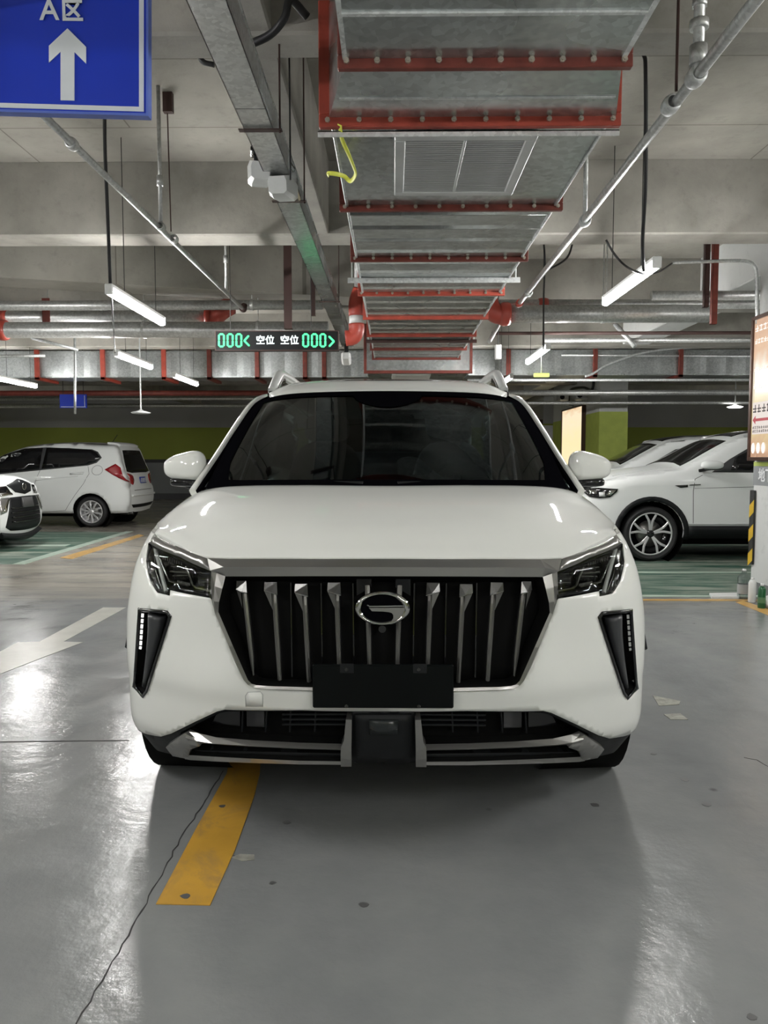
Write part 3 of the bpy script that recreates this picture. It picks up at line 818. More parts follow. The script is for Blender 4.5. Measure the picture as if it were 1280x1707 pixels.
for k in range(n):
    y = vy0 + fw + .008 + (vy1 - vy0 - 2 * fw - .016) * k / (n - 1)
    rot = Matrix.Rotation(R(-20), 3, 'X')
    s = mk('slat', box((0.5 * (vx0 + vx1), y, vz - .002), (vx1 - vx0 - 2 * fw, .009, .010), rot), M['vent_white'], vt) if proto is None else None
    if s: proto, y_0 = s, y
    else:
        c = proto.copy(); COL.objects.link(c); c.location = (0, y - y_0, 0)

# yellow webbing
p = [PZ(566, 208, DZ - .03), PZ(570, 232, DZ - .05), PZ(580, 255, DZ - .07), PZ(590, 280, DZ - .08), PZ(592, 292, DZ - .08), PZ(584, 302, DZ - .07), PZ(574, 294, DZ - .05), PZ(560, 290, DZ - .06), PZ(548, 289, DZ - .06), PZ(546, 293, DZ - .06)]
mk('tie_strap', sweep([Vector(q) for q in cr(p, 4)], rect(.018, .003, .001), up=(0.3, 1, .3)), M['yellow_tie'], smooth=True, label='yellow webbing strap dangling from the duct flange', cat='strap')

# ------------------------------------------------------------------ cable tray
TZ = 2.70
tray = thing('cable_tray', 'galvanised cable tray running overhead between the blue sign and the duct', 'cable tray', (-.57, 5, TZ))
tx = -.572; tw = .062
segs = [(-3, 3.17), (3.175, 3.98), (3.985, 5.6), (5.605, 9.7)]
for i, (a, b2) in enumerate(segs):
    mk('tray_section', comb(bx(tx - tw, tx + tw, a, b2, TZ, TZ + .003), bx(tx - tw, tx - tw + .003, a, b2, TZ, TZ + .1), bx(tx + tw - .003, tx + tw, a, b2, TZ, TZ + .1), bx(tx - tw - .006, tx + tw + .006, a, b2, TZ + .1, TZ + .104)), M['galv_pipe'] if i < 2 else M['galv'], tray)
    mk('joint_plate', comb(bx(tx + tw, tx + tw + .004, b2 - .14, b2 + .14, TZ + .01, TZ + .09), bx(tx - tw - .004, tx - tw, b2 - .14, b2 + .14, TZ + .01, TZ + .09)), M['galv_light'], tray)
for i, y in enumerate((2.3, 3.35, 4.25, 6.9)):
    mk('hanger_rod', comb(cyl((tx + tw + .03, y, TZ - .02), (tx + tw + .03, y, SLAB if y not in (3.35,) else SLAB), .0045, 6), bx(tx - tw - .02, tx + tw + .04, y - .015, y + .015, TZ - .012, TZ - .008)), M['dark_iron'], tray)
# security cameras / twin spots under the tray
def spot_cam(px, py, Y, label, yaw):
    p = PY(px, py, Y)
    t = thing('security_camera', label, 'camera', p, 0)
    d = Matrix.Rotation(R(yaw), 3, 'Z')
    def W(v): return p + d @ Vector(v)
    # scoop shaped white hood
    prof = [(-.04, -.075), (.04, -.075), (.06, -.06), (.062, .0), (.05, .03), (-.05, .03), (-.062, .0), (-.06, -.06)]
    V, F, S = sweep([W((0, -.10, -.03)), W((0, -.03, -.012)), W((0, .07, .0))], prof, scales=[.75, 1.0, .95])
    auto_sharp(mk('housing', (V, F), M['white_plastic'], t), 30)
    mk('lens_ring', lathe([(0, .03), (.012, .032), (.014, .012), (.004, .002)], W((0, .07, 0)), d @ Vector((0, 1, 0)), 16), M['black_gloss'], t, smooth=True)
    mk('bracket', comb(sweep([W((0, .03, .03)), W((0, .03, .075))], rect(.05, .04, .006)), box(W((.0, .03, .085)), (.09, .1, .03), d, .008)), M['black_gloss'], t)
    return t
spot_cam(433, 279, 3.93, 'white hooded camera under the tray, the left one of two', 12)
spot_cam(471, 303, 3.90, 'white hooded camera under the tray, the right one of two', -8)
p = PZ(455, 275, TZ - .01)
mk('mounting_plate', box((tx + .02, 4.05, TZ - .022), (.13, .22, .04), None, .01), M['black_gloss'], label='black mounting plate under the cable tray above the hooded cameras', cat='bracket')

# ------------------------------------------------------------------ sprinkler pipes
def coupling(p, t, r, mat, parent, L=.05):
    t = Vector(t).normalized()
    return mk('coupling', lathe([(-L / 2, r), (-L / 2, r * 1.35), (-L / 4, r * 1.5), (L / 4, r * 1.5), (L / 2, r * 1.35), (L / 2, r)], p, t, 16), M[mat], parent, smooth=True)
PZZ = 2.75
a = PZ(75, 195, PZZ); b2 = PZ(405, 515, PZZ); dv = (b2 - a).normalized(); a = a - dv * 1.6
pl = thing('sprinkler_pipe', 'thin grey sprinkler pipe slanting from behind the blue sign on the left', 'pipe', (a + b2) / 2)
mk('pipe', cyl(a, b2, .017, 14), M['galv_pipe'], pl, smooth=True)
for (px, py) in ((120, 240), (268, 378), (290, 398)): coupling(PZ(px, py, PZZ), dv, .019, 'galv_pipe', pl)
mk('end_elbow', tube(cr([b2 - dv * .04, b2 + dv * .03, b2 + dv * .06 + Vector((0, 0, .05))], 4), .03, 12), M['dark_iron'], pl, smooth=True)
for (px, py) in ((268, 378), (377, 487)):
    q = PZ(px, py, PZZ)
    mk('riser', comb(cyl(q, (q.x, q.y, SLAB), .012, 10), cyl((q.x, q.y, PZZ + .25), (q.x, q.y, PZZ + .31), .02, 10)), M['galv_pipe'], pl, smooth=True)
q = PZ(285, 386, PZZ)
mk('hanger_rod', comb(cyl((q.x, q.y, PZZ), (q.x - .01, q.y, SLAB), .0045, 6), bx(q.x - .03, q.x + .03, q.y - .03, q.y + .01, SLAB - .12, SLAB)), M['dark_iron'], pl)
a = PZ(1260, 0, PZZ); b2 = PZ(866, 505, PZZ); dv = (b2 - a).normalized(); a = a - dv * 2.5
pr = thing('sprinkler_pipe', 'galvanised sprinkler pipe slanting down on the right of the duct', 'pipe', (a + b2) / 2)
mk('pipe', cyl(a, b2, .0215, 16), M['galv_pipe'], pr, smooth=True)
for (px, py) in ((1160, 128), (1118, 175), (975, 368), (881, 488)): coupling(PZ(px, py, PZZ), dv, .024, 'galv_light', pr, .07)
mk('end_coupling', cyl(b2 - dv * .02, b2 + dv * .05, .035, 12), M['red_fit'], pr, smooth=True)
q = PZ(1163, 122, PZZ)
mk('riser', comb(cyl(q, (q.x, q.y, SLAB), .02, 12), cyl((q.x, q.y, PZZ + .03), (q.x, q.y, PZZ + .10), .032, 12), cyl((q.x, q.y, PZZ + .16), (q.x, q.y, PZZ + .19), .035, 12), cyl((q.x, q.y, PZZ + .24), (q.x, q.y, PZZ + .27), .028, 8)), M['galv_pipe'], pr, smooth=True)
q = PZ(975, 366, PZZ)
mk('riser', cyl(q, (q.x, q.y, SLAB), .014, 10), M['galv_pipe'], pr, smooth=True)
q = PZ(1127, 152, PZZ)
mk('hanger_rod', comb(cyl((q.x, q.y, PZZ), (q.x, q.y, SLAB), .006, 6), bx(q.x - .03, q.x + .03, q.y - .06, q.y + .0, SLAB - .16, SLAB, .004)), M['dark_iron'], pr)

# ------------------------------------------------------------------ cross pipes
def cross_pipe(x0, x1, px_y, Y, r, label, collars, mat='galv_pipe', fit='red_fit', rods=()):
    z = PY(640, px_y, Y).z
    t = thing('steel_pipe', label, 'pipe', ((x0 + x1) / 2, Y, z - r))
    mk('pipe', cyl((x0, Y, z), (x1, Y, z), r, 18), M[mat], t, smooth=True)
    for c in collars:
        mk('red_collar', lathe([(-.05, r), (-.05, r * 1.22), (-.02, r * 1.34), (.02, r * 1.34), (.05, r * 1.22), (.05, r)], (c, Y, z), (1, 0, 0), 18), M[fit], t, smooth=True)
    for c in rods:
        mk('hanger_rod', comb(cyl((c, Y, z), (c, Y, SLAB), .006, 6), lathe([(-.015, r + .001), (-.015, r + .008), (.015, r + .008), (.015, r + .001)], (c, Y, z), (1, 0, 0), 18)), M['galv_pipe'], t)
    return z, t
Yp = 8.62
def xat(px, Y): return PY(px, 520, Y).x
z1, t1 = cross_pipe(-13.9, xat(345, Yp), 528, Yp, .075, 'thick grey pipe ending in a red elbow above the left of the display', [xat(6, Yp)], rods=[xat(80, Yp)])
mk('red_elbow', tube(cr([(xat(343, Yp), Yp, z1), (xat(358, Yp), Yp, z1), (xat(372, Yp), Yp - .04, z1 + .05), (xat(380, Yp), Yp + .06, z1 + .12)], 4), .088, 14), M['red_fit'], t1, smooth=True)
mk('red_collar', cyl((xat(343, Yp), Yp, z1), (xat(352, Yp), Yp, z1), .105, 16), M['red_fit'], t1, smooth=True)
mk('red_collar', cyl((xat(374, Yp), Yp, z1 + .09), (xat(384, Yp), Yp + .03, z1 + .13), .1, 16), M['red_fit'], t1, smooth=True)
cross_pipe(-13.9, -.75, 508, 8.25, .05, 'upper grey pipe on the left, behind the second beam', [], rods=[xat(420, 8.25)])
cross_pipe(1.05, 13.9, 508, 8.25, .05, 'upper grey pipe right of the duct with one red collar', [xat(905, 8.25)], rods=[xat(1010, 8.25)])
z2, t2 = cross_pipe(-13.9, -.70, 549, 8.4, .085, 'thick grey pipe lower left, passing behind the display', [xat(3, 8.4)], rods=[xat(240, 8.4), xat(430, 8.4)])
z3, t3 = cross_pipe(xat(838, 8.0), xat(1180, 8.0), 524, 8.0, .09, 'thickest grey pipe, right of the duct with a red end fitting', [xat(842, 8.0)], rods=[xat(1005, 8.0)])
mk('red_elbow', tube(cr([(xat(848, 8), 8, z3), (xat(830, 8), 8, z3), (xat(818, 8), 8, z3 + .06), (xat(812, 8), 8.05, z3 + .2)], 4), .1, 14), M['red_fit'], t3, smooth=True)
cross_pipe(xat(1085, 7.6), 13.9, 494, 7.6, .045, 'grey pipe at upper right, leading behind the white column', [], rods=[xat(1170, 7.6)])
cross_pipe(xat(905, 9.5), 13.9, 568, 9.5, .028, 'thin pipe on the right just above the cross duct', [])
cross_pipe(xat(820, 9.3), 13.9, 556, 9.3, .02, 'slender dark pipe on the right under the thickest pipe', [], mat='dark_iron')
# red elbows left of the duct
p0 = PY(600, 487, 7.4)
ed = thing('pipe_bend', 'red double elbow fitting hugging the left side of the duct', 'pipe fitting', PY(592, 565, 7.4))
P_ = [PY(601, 484, 7.4), PY(598, 492, 7.4), PY(594, 505, 7.4), PY(594, 527, 7.4)]
mk('riser', cyl(PY(601, 484, 7.4), Vector((PY(601, 484, 7.4).x, 7.4, SLAB)), .06, 14), M['galv_pipe'], ed, smooth=True)
mk('upper_elbow', tube(cr(P_, 4), .075, 14), M['red_fit'], ed, smooth=True)
mk('pale_sleeve', cyl(PY(594, 526, 7.4), PY(594, 541, 7.4), .07, 14), M['white_plastic'], ed, smooth=True)
P_ = [PY(594, 540, 7.4), PY(594, 552, 7.4), PY(588, 562, 7.4), PY(576, 564, 7.4)]
mk('lower_elbow', tube(cr(P_, 4), .075, 14), M['red_fit'], ed, smooth=True)

# ------------------------------------------------------------------ cross duct
def cross_duct(x0, x1, Y, z0, z1, dep, marks, label, sec=1.18):
    t = thing('air_duct', label, 'duct', ((x0 + x1) / 2, Y, z0))
    X = [x0] + marks + [x1]
    for a, b2 in zip(X[:-1], X[1:]):
        V, F = [], []
        n = max(3, int((b2 - a) / .1)); 
        for i in range(n + 1):
            x = a + (b2 - a) * i / n; r = .008 if i % 3 == 1 else 0
            V += [Vector((x, Y + dep - r, z1)), Vector((x, Y + r, z1)), Vector((x, Y + r, z0 + r)), Vector((x, Y + dep - r, z0 + r))]
        for i in range(n):
            for j in range(4): F.append((i * 4 + j, i * 4 + (j + 1) % 4, (i + 1) * 4 + (j + 1) % 4, (i + 1) * 4 + j))
        mk('duct_section', (V, F), M['galv_cross'], t)
        mk('edge_trim', bx(a, b2, Y - .006, Y + .02, z0 - .008, z0 + .008), M['galv'], t)
        mk('edge_trim', bx(a, b2, Y - .006, Y + .01, z1 - .02, z1), M['galv'], t)
    for m in marks:
        w = .035
        mk('flange', comb(bx(m - w, m + w, Y - .045, Y, z0 - .045, z1 + .03, .004), bx(m - w, m + w, Y - .045, Y + dep, z0 - .045, z0 - .001, .004)), M['red_bright'] if m < -3.5 else M['red_iron'], t)
    return t
Yd = 12.38
zz1 = 3.03; zz0 = PY(640, 628, Yd).z
cross_duct(-13.9, -.36, Yd, zz0, zz1, .7, [xat(m, Yd) for m in (60, 170, 272, 348, 428, 508, 540)], 'galvanised cross duct with red flanges on the left behind the display')
cross_duct(1.2, 13.9, Yd, PY(640, 625, Yd).z, 3.035, .7, [xat(m, Yd) for m in (848, 993, 1136, 1290)], 'galvanised cross duct on the right above the parked cars')
#cross_duct(-13.9, -.6, 13.2, 2.22, 2.5, .7, [-8, -5.5, -3.2, -1.8], 'darker cross duct farther back on the left, below the first')
# far pipes under the right duct and over the dark bays
for (py, Y, r, lb, m) in ((634, 12.5, .022, 'thin white conduit under the right cross duct', 'galv_light'), (655, 14.0, .05, 'grey pipe over the right hand parking bays', 'galv_pipe'), (672, 15.2, .035, 'farthest grey pipe over the right hand bays', 'galv_pipe')):
    z = PY(640, py, Y).z
    mk('steel_pipe', cyl((1.2, Y, z), (13.9, Y, z), r, 12), M[m], smooth=True, label=lb, cat='pipe')
for k, (py, Y, r) in enumerate(((655, 14.5, .05), (664, 16, .04), (676, 18, .05))):
    z = PY(640, py, Y).z
    mk('steel_pipe', cyl((-13.9, Y, z), (-.6, Y, z), r, 12), M['red_iron'] if k == 0 else M['galv_pipe'], smooth=True, label=('red brown pipe across the dark left background', 'grey pipe across the dark left background', 'lowest grey pipe across the dark left background')[k], cat='pipe')

# red and dark hanger posts
def post(px, y0, y1, Y, w, mat, label):
    a, b2 = PY(px, y0, Y), PY(px, y1, Y); a.z = max(a.z, SLAB) if y0 < 430 else a.z
    mk('hanger_post', comb(bx(a.x - w / 2, a.x + w / 2, Y - .003, Y + .003, b2.z, a.z), bx(a.x - w / 2, a.x - w / 2 + .006, Y - .003, Y + w, b2.z, a.z), bx(a.x - w / 2, a.x + w / 2, Y, Y + w, b2.z, b2.z + .006)), M[mat], label=label, cat='bracket')
post(479, 407, 548, 7.3, .075, 'dark_iron', 'dark steel hanger post above the green display')
post(521, 407, 526, 7.5, .045, 'dark_iron', 'shorter dark hanger post right of the one above the display')
post(76, 497, 540, 8.47, .085, 'red_iron', 'red hanger bracket on the thick pipes at far left')
post(1180, 424, 512, 7.5, .045, 'dark_iron', 'dark hanger post at right, left one of the close pair')
post(1194, 415, 540, 7.4, .05, 'red_iron', 'red brown hanger post at right, right one of the close pair')
post(1231, 475, 505, 8.6, .06, 'dark_iron', 'short dark hanger post beside the white column')

# cables
def wire(pts, r, label, mat='cable', n=5):
    return mk('cable', tube([Vector(q) for q in cr(pts, n)], r, 8), M[mat], smooth=True, label=label, cat='cable')
wire([Vector((PY(175, 195, 4.9).x, 4.9, SLAB - .05)), PY(175, 250, 5.0), PY(179, 350, 5.2), PY(184, 478, 5.4)], .012, 'black cable hanging from the ceiling to the nearest left batten light')
wire([PY(186, 490, 5.45), PY(188, 530, 6.2), PY(192, 588, 8.5)], .006, 'thin black cable looping to the second left batten light')
wire([PY(1060, 88, 4.46), PY(1073, 92, 4.44), PY(1076, 130, 4.44), PY(1076, 300, 4.6), PY(1071, 400, 4.8), PY(1073, 452, 4.9)], .011, 'black cable dropping to the nearest right batten light')
wire([PY(1010, 400, 5.6), PY(1025, 425, 5.6), PY(1045, 445, 5.5), PY(1073, 456, 5.0), PY(1100, 452, 6.0), PY(1120, 439, 7.3)], .008, 'black cable curling either side of the nearest right batten light')
wire([PY(906, 400, 7.2), PY(908, 440, 7.2), PY(906, 500, 7.6), PY(906, 583, 8.2)], .009, 'black cable dropping to the second right batten light')
wire([PY(955, 402, 7.2), PY(948, 425, 7.2), PY(935, 438, 7.2), PY(908, 452, 7.2)], .009, 'short black cable looping beside the right sprinkler pipe')
wire([Vector((PY(484, 0, 3.1).x + .06, 3.15, SOFF)), PY(484, 0, 3.1), PY(474, 30, 3.1), PY(450, 58, 3.15), PY(412, 76, 3.2)], .016, 'fat black hose looped over the cable tray at the top')
wire([PY(331, 92, 3.5), PY(340, 104, 3.5), PY(357, 108, 3.5)], .012, 'stub of black hose left of the cable tray')
wire([Vector((PY(482, 90, 3.6).x, 3.6, SLAB)), PY(482, 90, 3.6), PY(483, 180, 3.6), PY(484, 300, 3.6)], .004, 'thin black wire hanging beside the cable tray')
cd = mk('conduit', tube([Vector(q) for q in cr([PY(1120, 438, 7.4), PY(1180, 436, 7.4), PY(1240, 435, 7.4), PY(1257, 444, 7.4), PY(1261, 465, 7.4), PY(1262, 540, 7.4)], 5)], .016, 10), M['galv_light'], smooth=True, label='white conduit bending down onto the near right column', cat='pipe')

# camera rails on the left (white thin rails)
for (a, b2, lb) in (((52, 563), (130, 583), 'white strut slanting below the left pipes'), ((0, 594), (75, 593), 'white conduit stub at the left edge before the duct')):
    mk('conduit', cyl(PY(*a, 9.8), PY(*b2, 9.9), .02, 8), M['galv_light'], smooth=True, label=lb, cat='pipe')
wire([Vector((PY(125, 583, 10.6).x, 10.6, SLAB)), PY(125, 583, 10.6), PY(125, 640, 10.6), PY(125, 690, 10.6)], .018, 'white drop rod in front of the left cross duct', 'galv_cross', 2)
mk('conduit', tube([Vector(q) for q in cr([PY(975, 628, 12.34), PY(990, 622, 12.34), PY(1020, 605, 12.34), PY(1100, 583, 12.34), PY(1256, 576, 12.34)], 5)], .02, 8), M['galv_light'], smooth=True, label='white conduit slanting across the right cross duct', cat='pipe')
mk('conduit', cyl(PY(936, 592, 12.36), PY(1255, 594, 12.36), .016, 8), M['galv_light'], smooth=True, label='straight thin conduit in front of the right cross duct', cat='pipe')
mk('conduit', cyl(PY(1025, 540, 9.6), PY(1058, 578, 9.4), .03, 8), M['galv_light'], smooth=True, label='short pale strut under the thick right pipe', cat='pipe')
mk('conduit', cyl(PY(832, 540, 8.6), PY(815, 570, 8.3), .022, 8), M['galv_pipe'], smooth=True, label='short pipe drop right of the far duct end', cat='pipe')
q = PY(830, 590, 8.6)
dt = thing('sensor_box', 'small white sensor hanging by the right of the duct', 'sensor', q)
mk('body', bx(q.x - .035, q.x + .035, q.y - .03, q.y + .03, q.z - .06, q.z + .1, .008), M['white_plastic'], dt)
mk('hanger_wire', cyl((q.x, q.y, q.z + .1), (q.x, q.y, SLAB), .005, 6), M['cable'], dt)
q = PY(577, 598, 9.2)
tcam = thing('security_camera', 'small white camera under the tray beside the far duct end', 'camera', q)
mk('housing', box(q, (.11, .2, .09), Matrix.Rotation(R(-20), 3, 'X'), .02), M['white_plastic'], tcam)
mk('bracket', sweep([q + Vector((0, .02, .03)), q + Vector((0, .04, .16)), (q.x, q.y + .04, 2.7)], rect(.05, .05, .01)), M['black_gloss'], tcam)

# cameras and conduit on the pier
for (px, py, lb) in ((938, 663, 'grey camera over the glowing poster, the left one'), (967, 660, 'grey camera over the glowing poster, the right one')):
    q = PX(px, py, 4.0)
    t = thing('security_camera', lb, 'camera', q)
    mk('housing', box(q, (.24, .34, .17), None, .03), M['grey_plastic'], t)
    mk('lens', cyl(q + Vector((-.05, -.18, 0)), q + Vector((-.05, -.17, 0)), .055, 12), M['black_gloss'], t, smooth=True)
    mk('wall_arm', sweep([q + Vector((.04, 0, -.06)), q + Vector((.12, .0, -.16)), Vector((4.262, q.y, q.z - .16))], rect(.06, .06, .01)), M['grey_plastic'], t)
wire([PX(948, 668, 4.2), PX(951, 650, 4.2), PX(972, 646, 4.2), PX(986, 650, 4.2), PX(990, 630, 4.22)], .028, 'black conduit arching over the two grey pier cameras')
q = PY(903, 625, 12.0)
mk('exit_lamp', bx(q.x - .12, q.x + .12, q.y, q.y + .05, q.z - .03, q.z + .03, .008), emis('lime_lamp', (.75, .85, .25), 1.2), label='small lime yellow lamp under the right cross duct', cat='lamp')
mk('conduit', cyl((q.x, q.y + .03, q.z + .02), (q.x, q.y + .03, SLAB), .012, 8), M['galv_pipe'], smooth=True, label='thin rod holding the small lime lamp', cat='pipe')

# ------------------------------------------------------------------ blue direction sign
SY = 2.6
sg = thing('direction_sign', 'blue hanging sign reading A区 with a white up arrow', 'sign', PY(113, 193, SY))
def sp(px, py, dy=0): 
    q = PY(px, py + (px - 113) * .028, SY); q.y += dy; return q
def sring(pts, dy, th): return extrude([sp(x, y, dy) for x, y in pts], (0, th, 0))
mk('board', comb(sring([(-24, 190), (246, 190), (246, -62), (-24, -62)], 0, .03)), M['sign_blue'], sg)
mk('edge_lip', sweep([sp(-26, 191, .0), sp(248, 191, .0), sp(248, -64, .0), sp(-26, -64, .0)], rect(.008, .034), up=(0, 1, 0), closed=True), simple('pale_blue_edge', (.10, .16, .55), .4), sg)
bw = 8
for (a, b2, c, d) in ((-15, 175, 240, 183), (232, -52, 240, 175), (-15, -60, 240, -52), (-15, -52, -7, 175)):
    mk('border_line', sring([(a, b2), (c, b2), (c, d), (a, d)], -.002, .002), M['sign_white'], sg)
mk('arrow', sring([(113, 48), (144, 78), (144, 106), (124.5, 87), (124.5, 168), (101.5, 168), (101.5, 87), (82, 106), (82, 78)], -.003, .002), M['sign_white'], sg)
s = 1280 / 2.6
mk('lettering', text_vf('A', 46 / s, sp(83, 20, -.004), (1, 0, -.01), (0, 0, 1), .002, .0012), M['sign_white'], sg)
mk('lettering', text_vf('区', 36 / s, sp(121, 21, -.004), (1, 0, -.01), (0, 0, 1), .002, .0022), M['sign_white'], sg)
for px in (10, 215): mk('hanger_rod', cyl(sp(px, -62, .015), Vector((sp(px, -62).x, SY + .015, SLAB)), .005, 6), M['galv_pipe'], sg)

# ------------------------------------------------------------------ led display
LY = 6.5
ld = thing('vacancy_display', 'black hanging display with green 000 counts, arrows and white 空位', 'display', PY(462, 585, LY))
a, b2 = PY(358.5, 551.5, LY), PY(564.5, 584.5, LY)
mk('case', bx(a.x, b2.x, LY, LY + .07, b2.z, a.z, .004), M['black_plastic'], ld)
mk('front_frame', sweep([(a.x + .003, LY - .002, b2.z + .003), (b2.x - .003, LY - .002, b2.z + .003), (b2.x - .003, LY - .002, a.z - .003), (a.x + .003, LY - .002, a.z - .003)], rect(.007, .006), up=(0, 1, 0), closed=True), M['dark_iron'], ld)
def lring(pts, th=.003): return extrude([PY(x, y, LY - .003) for x, y in pts], (0, th, 0))
def seg(ax, ay, bx_, by, w=3.3):
    d = Vector((bx_ - ax, by - ay)).normalized(); n = Vector((-d.y, d.x)) * w / 2; e = d * w / 2
    A, B = Vector((ax, ay)), Vector((bx_, by))
    return lring([tuple(A - e * .9), tuple(A + n), tuple(B + n), tuple(B + e * .9), tuple(B - n), tuple(A - n)])
def zero(cx, cy):
    h, w = 10.2, 4.2
    mk('digit', comb(seg(cx - w, cy - h + 1.6, cx - w, cy - 1), seg(cx - w, cy + 1, cx - w, cy + h - 1.6), seg(cx + w, cy - h + 1.6, cx + w, cy - 1), seg(cx + w, cy + 1, cx + w, cy + h - 1.6), seg(cx - w + 1.8, cy - h, cx + w - 1.8, cy - h), seg(cx - w + 1.8, cy + h, cx + w - 1.8, cy + h)), M['led_green'], ld)
for cx in (369, 383.5, 398, 509.5, 524, 538): zero(cx, 567.3)
mk('arrow_left', comb(seg(414, 560, 407, 568), seg(407, 568, 415, 576)), M['led_green'], ld)
mk('arrow_right', comb(seg(548.5, 561, 556.5, 569), seg(556.5, 569, 549, 577)), M['led_green'], ld)
for (cx) in (442, 482.5):
    q = PY(cx, 567.8, LY - .004)
    mk('lettering', text_vf('空位', 15.5 * LY / 1280, q, (1, 0, 0), (0, 0, 1), .002, .0016), M['led_white'], ld)
for px in (383, 518): 
    q = PY(px, 551.5, LY); mk('hanger_wire', cyl((q.x, LY + .03, q.z), (q.x, LY + .03, SLAB), .003, 6), M['cable'], ld)

# far blue sign
q = PY(123, 680, 14.3)
fs = thing('direction_sign', 'small dim blue sign far back on the left above the hatchback', 'sign', q)
mk('board', bx(q.x - .26, q.x + .24, q.y, q.y + .03, q.z, q.z + .25), M['sign_blue'], fs)
mk('border_line', comb(bx(q.x - .24, q.x + .22, q.y - .002, q.y, q.z + .015, q.z + .025), bx(q.x + .2, q.x + .21, q.y - .002, q.y, q.z + .02, q.z + .23)), M['sign_white'], fs)
for dx in (-.2, .18): mk('hanger_rod', cyl((q.x + dx, q.y + .015, q.z + .25), (q.x + dx, q.y + .015, SLAB), .006, 6), M['cable'], fs)

# ------------------------------------------------------------------ things by the column
def bottle(px, py, label, prof, mat, cap, extra=None):
    p = PZ(px, py, 0); t = thing('bottle' if extra != 'can' else 'spray_can', label, 'bottle' if extra != 'can' else 'can', p)
    mk('body', lathe(prof, p, (0, 0, 1), 24), M[mat] if isinstance(mat, str) else mat, t, smooth=True)
    h = prof[-1][0]; mk('cap', lathe([(h, .001), (h, cap[0]), (h + cap[1], cap[0] * .92), (h + cap[1], .001)], p, (0, 0, 1), 16), M['white_plastic'], t, smooth=True)
    return p, t
cl = glassy('clear_plastic', (.82, .85, .86), .05)
p, t = bottle(1239, 998, 'clear water jug standing left of the column foot', [(0, .001), (0, .05), (.02, .056), (.2, .056), (.235, .03), (.26, .016)], cl, (.018, .02))
mk('label_wrap', lathe([(.05, .057), (.14, .057)], p, (0, 0, 1), 24), M['grey_plastic'], t, smooth=True)
p, t = bottle(1253, 1004, 'white plastic canister beside the clear jug at the column foot', [(0, .001), (0, .03), (.01, .033), (.18, .033), (.2, .025), (.21, .015)], 'white_plastic', (.016, .018))
p, t = bottle(1269, 1014, 'green spray can standing in front of the column', [(0, .001), (0, .03), (.008, .032), (.17, .032), (.19, .022), (.195, .015)], simple('bottle_green', (.01, .09, .03), .3), (.014, .025), 'can')
mk('label_wrap', lathe([(.05, .0328), (.10, .0328)], p, (0, 0, 1), 24), simple('label_green', (.1, .2, .1), .4), t, smooth=True)
p = PZ(1292, 1012, 0)
mk('plastic_bag', lathe([(0, .02), (.002, .12), (.05, .14), (.09, .08), (.12, .02)], p, (0, 0, 1), 14), M['white_plastic'], smooth=True, label='crumpled white bag at the right edge by the column', cat='bag')
mk('foam_board', extrude([PZ(1182, 992, 0) + Vector((0, 0, .001)), PZ(1186, 998, .001), PZ(1232, 998, .001), PZ(1230, 991, .001)], (0, 0, .02)), M['white_plastic'], label='flat white board lying on the floor by the column', cat='board')
# ------------------------------------------------------------------ the big white car
AX = -0.030            # its long axis
NOSE = 2.40
PLAN = [(0, 0), (.2, .006), (.4, .03), (.55, .065), (.68, .12), (.79, .195), (.88, .275), (.943, .36), (.976, .46), (.988, .60), (.988, .8), (.982, 1.4), (.972, 2.2), (.955, 3.2), (.945, 3.9), (.91, 4.4), (.84, 4.72), (.7, 4.9), (.4, 4.985), (0, 5.0)]
_pc = np.array(cr(PLAN, 12)); _ds = np.r_[0, np.cumsum(np.hypot(*np.diff(_pc, axis=0).T))]
def plan_xy(s):
    return np.interp(s, _ds, _pc[:, 0]), np.interp(s, _ds, _pc[:, 1])
def s_of_D(D): return float(np.interp(D - NOSE, _pc[:, 1], _ds))
IN_F = np.array([(.2, .16), (.28, .09), (.34, .05), (.43, .034), (.49, .026), (.54, .008), (.62, 0), (.72, 0), (.84, .012), (.93, .04), (.99, .075), (1.03, .11), (1.1, .18)])
IN_S = np.array([(.2, .05), (.27, .0), (.31, -.012), (.38, -.010), (.47, -.006), (.55, 0), (.6, .002), (.7, .007), (.8, .014), (.9, .018), (1.0, .036), (1.06, .05), (1.12, .068), (1.2, .10)])
IN_C = np.array([(.2, 0), (.75, 0), (.9, .02), (.95, .03), (1.0, .038), (1.03, .048), (1.06, .058), (1.2, .08)])
def smooth_in(T, z):
    return sum(np.interp(z + d, T[:, 0], T[:, 1]) for d in (-.02, -.01, 0, .01, .02)) / 5
def F(s, z):
    a = abs(s); sg = 1 if s >= 0 else -1
    x, dy = plan_xy(a); x2, dy2 = plan_xy(a + 0.02)
    tx, ty = x2 - x, dy2 - dy; L = math.hypot(tx, ty) or 1; nx, ny = ty / L, -tx / L
    t = min(1, max(0, (dy - .1) / .55)); t = t * t * (3 - 2 * t)
    ins = smooth_in(IN_F, z) * (1 - t) + smooth_in(IN_S, z) * t
    ins += smooth_in(IN_C, z) * t * (1 - min(1, max(0, (dy - .5) / .5)) ** 1.0)
    # fascia hollow between grille and lamp vents
    ins += .022 * math.exp(-((x - .62) / .12) ** 2 - ((z - .70) / .13) ** 2)
    return Vector((AX + sg * max(0, x - nx * ins), NOSE + dy - ny * ins, z))
def Fn(s, z):
    n = (F(s, z) - Vector((AX, 5.0, z))); return n
_gs = np.linspace(-1.15, 0, 60); _gz = np.linspace(.25, 1.12, 60)
_tab = [(s, z, *proj(F(s, z))) for s in _gs for z in _gz]; _tab = np.array(_tab)
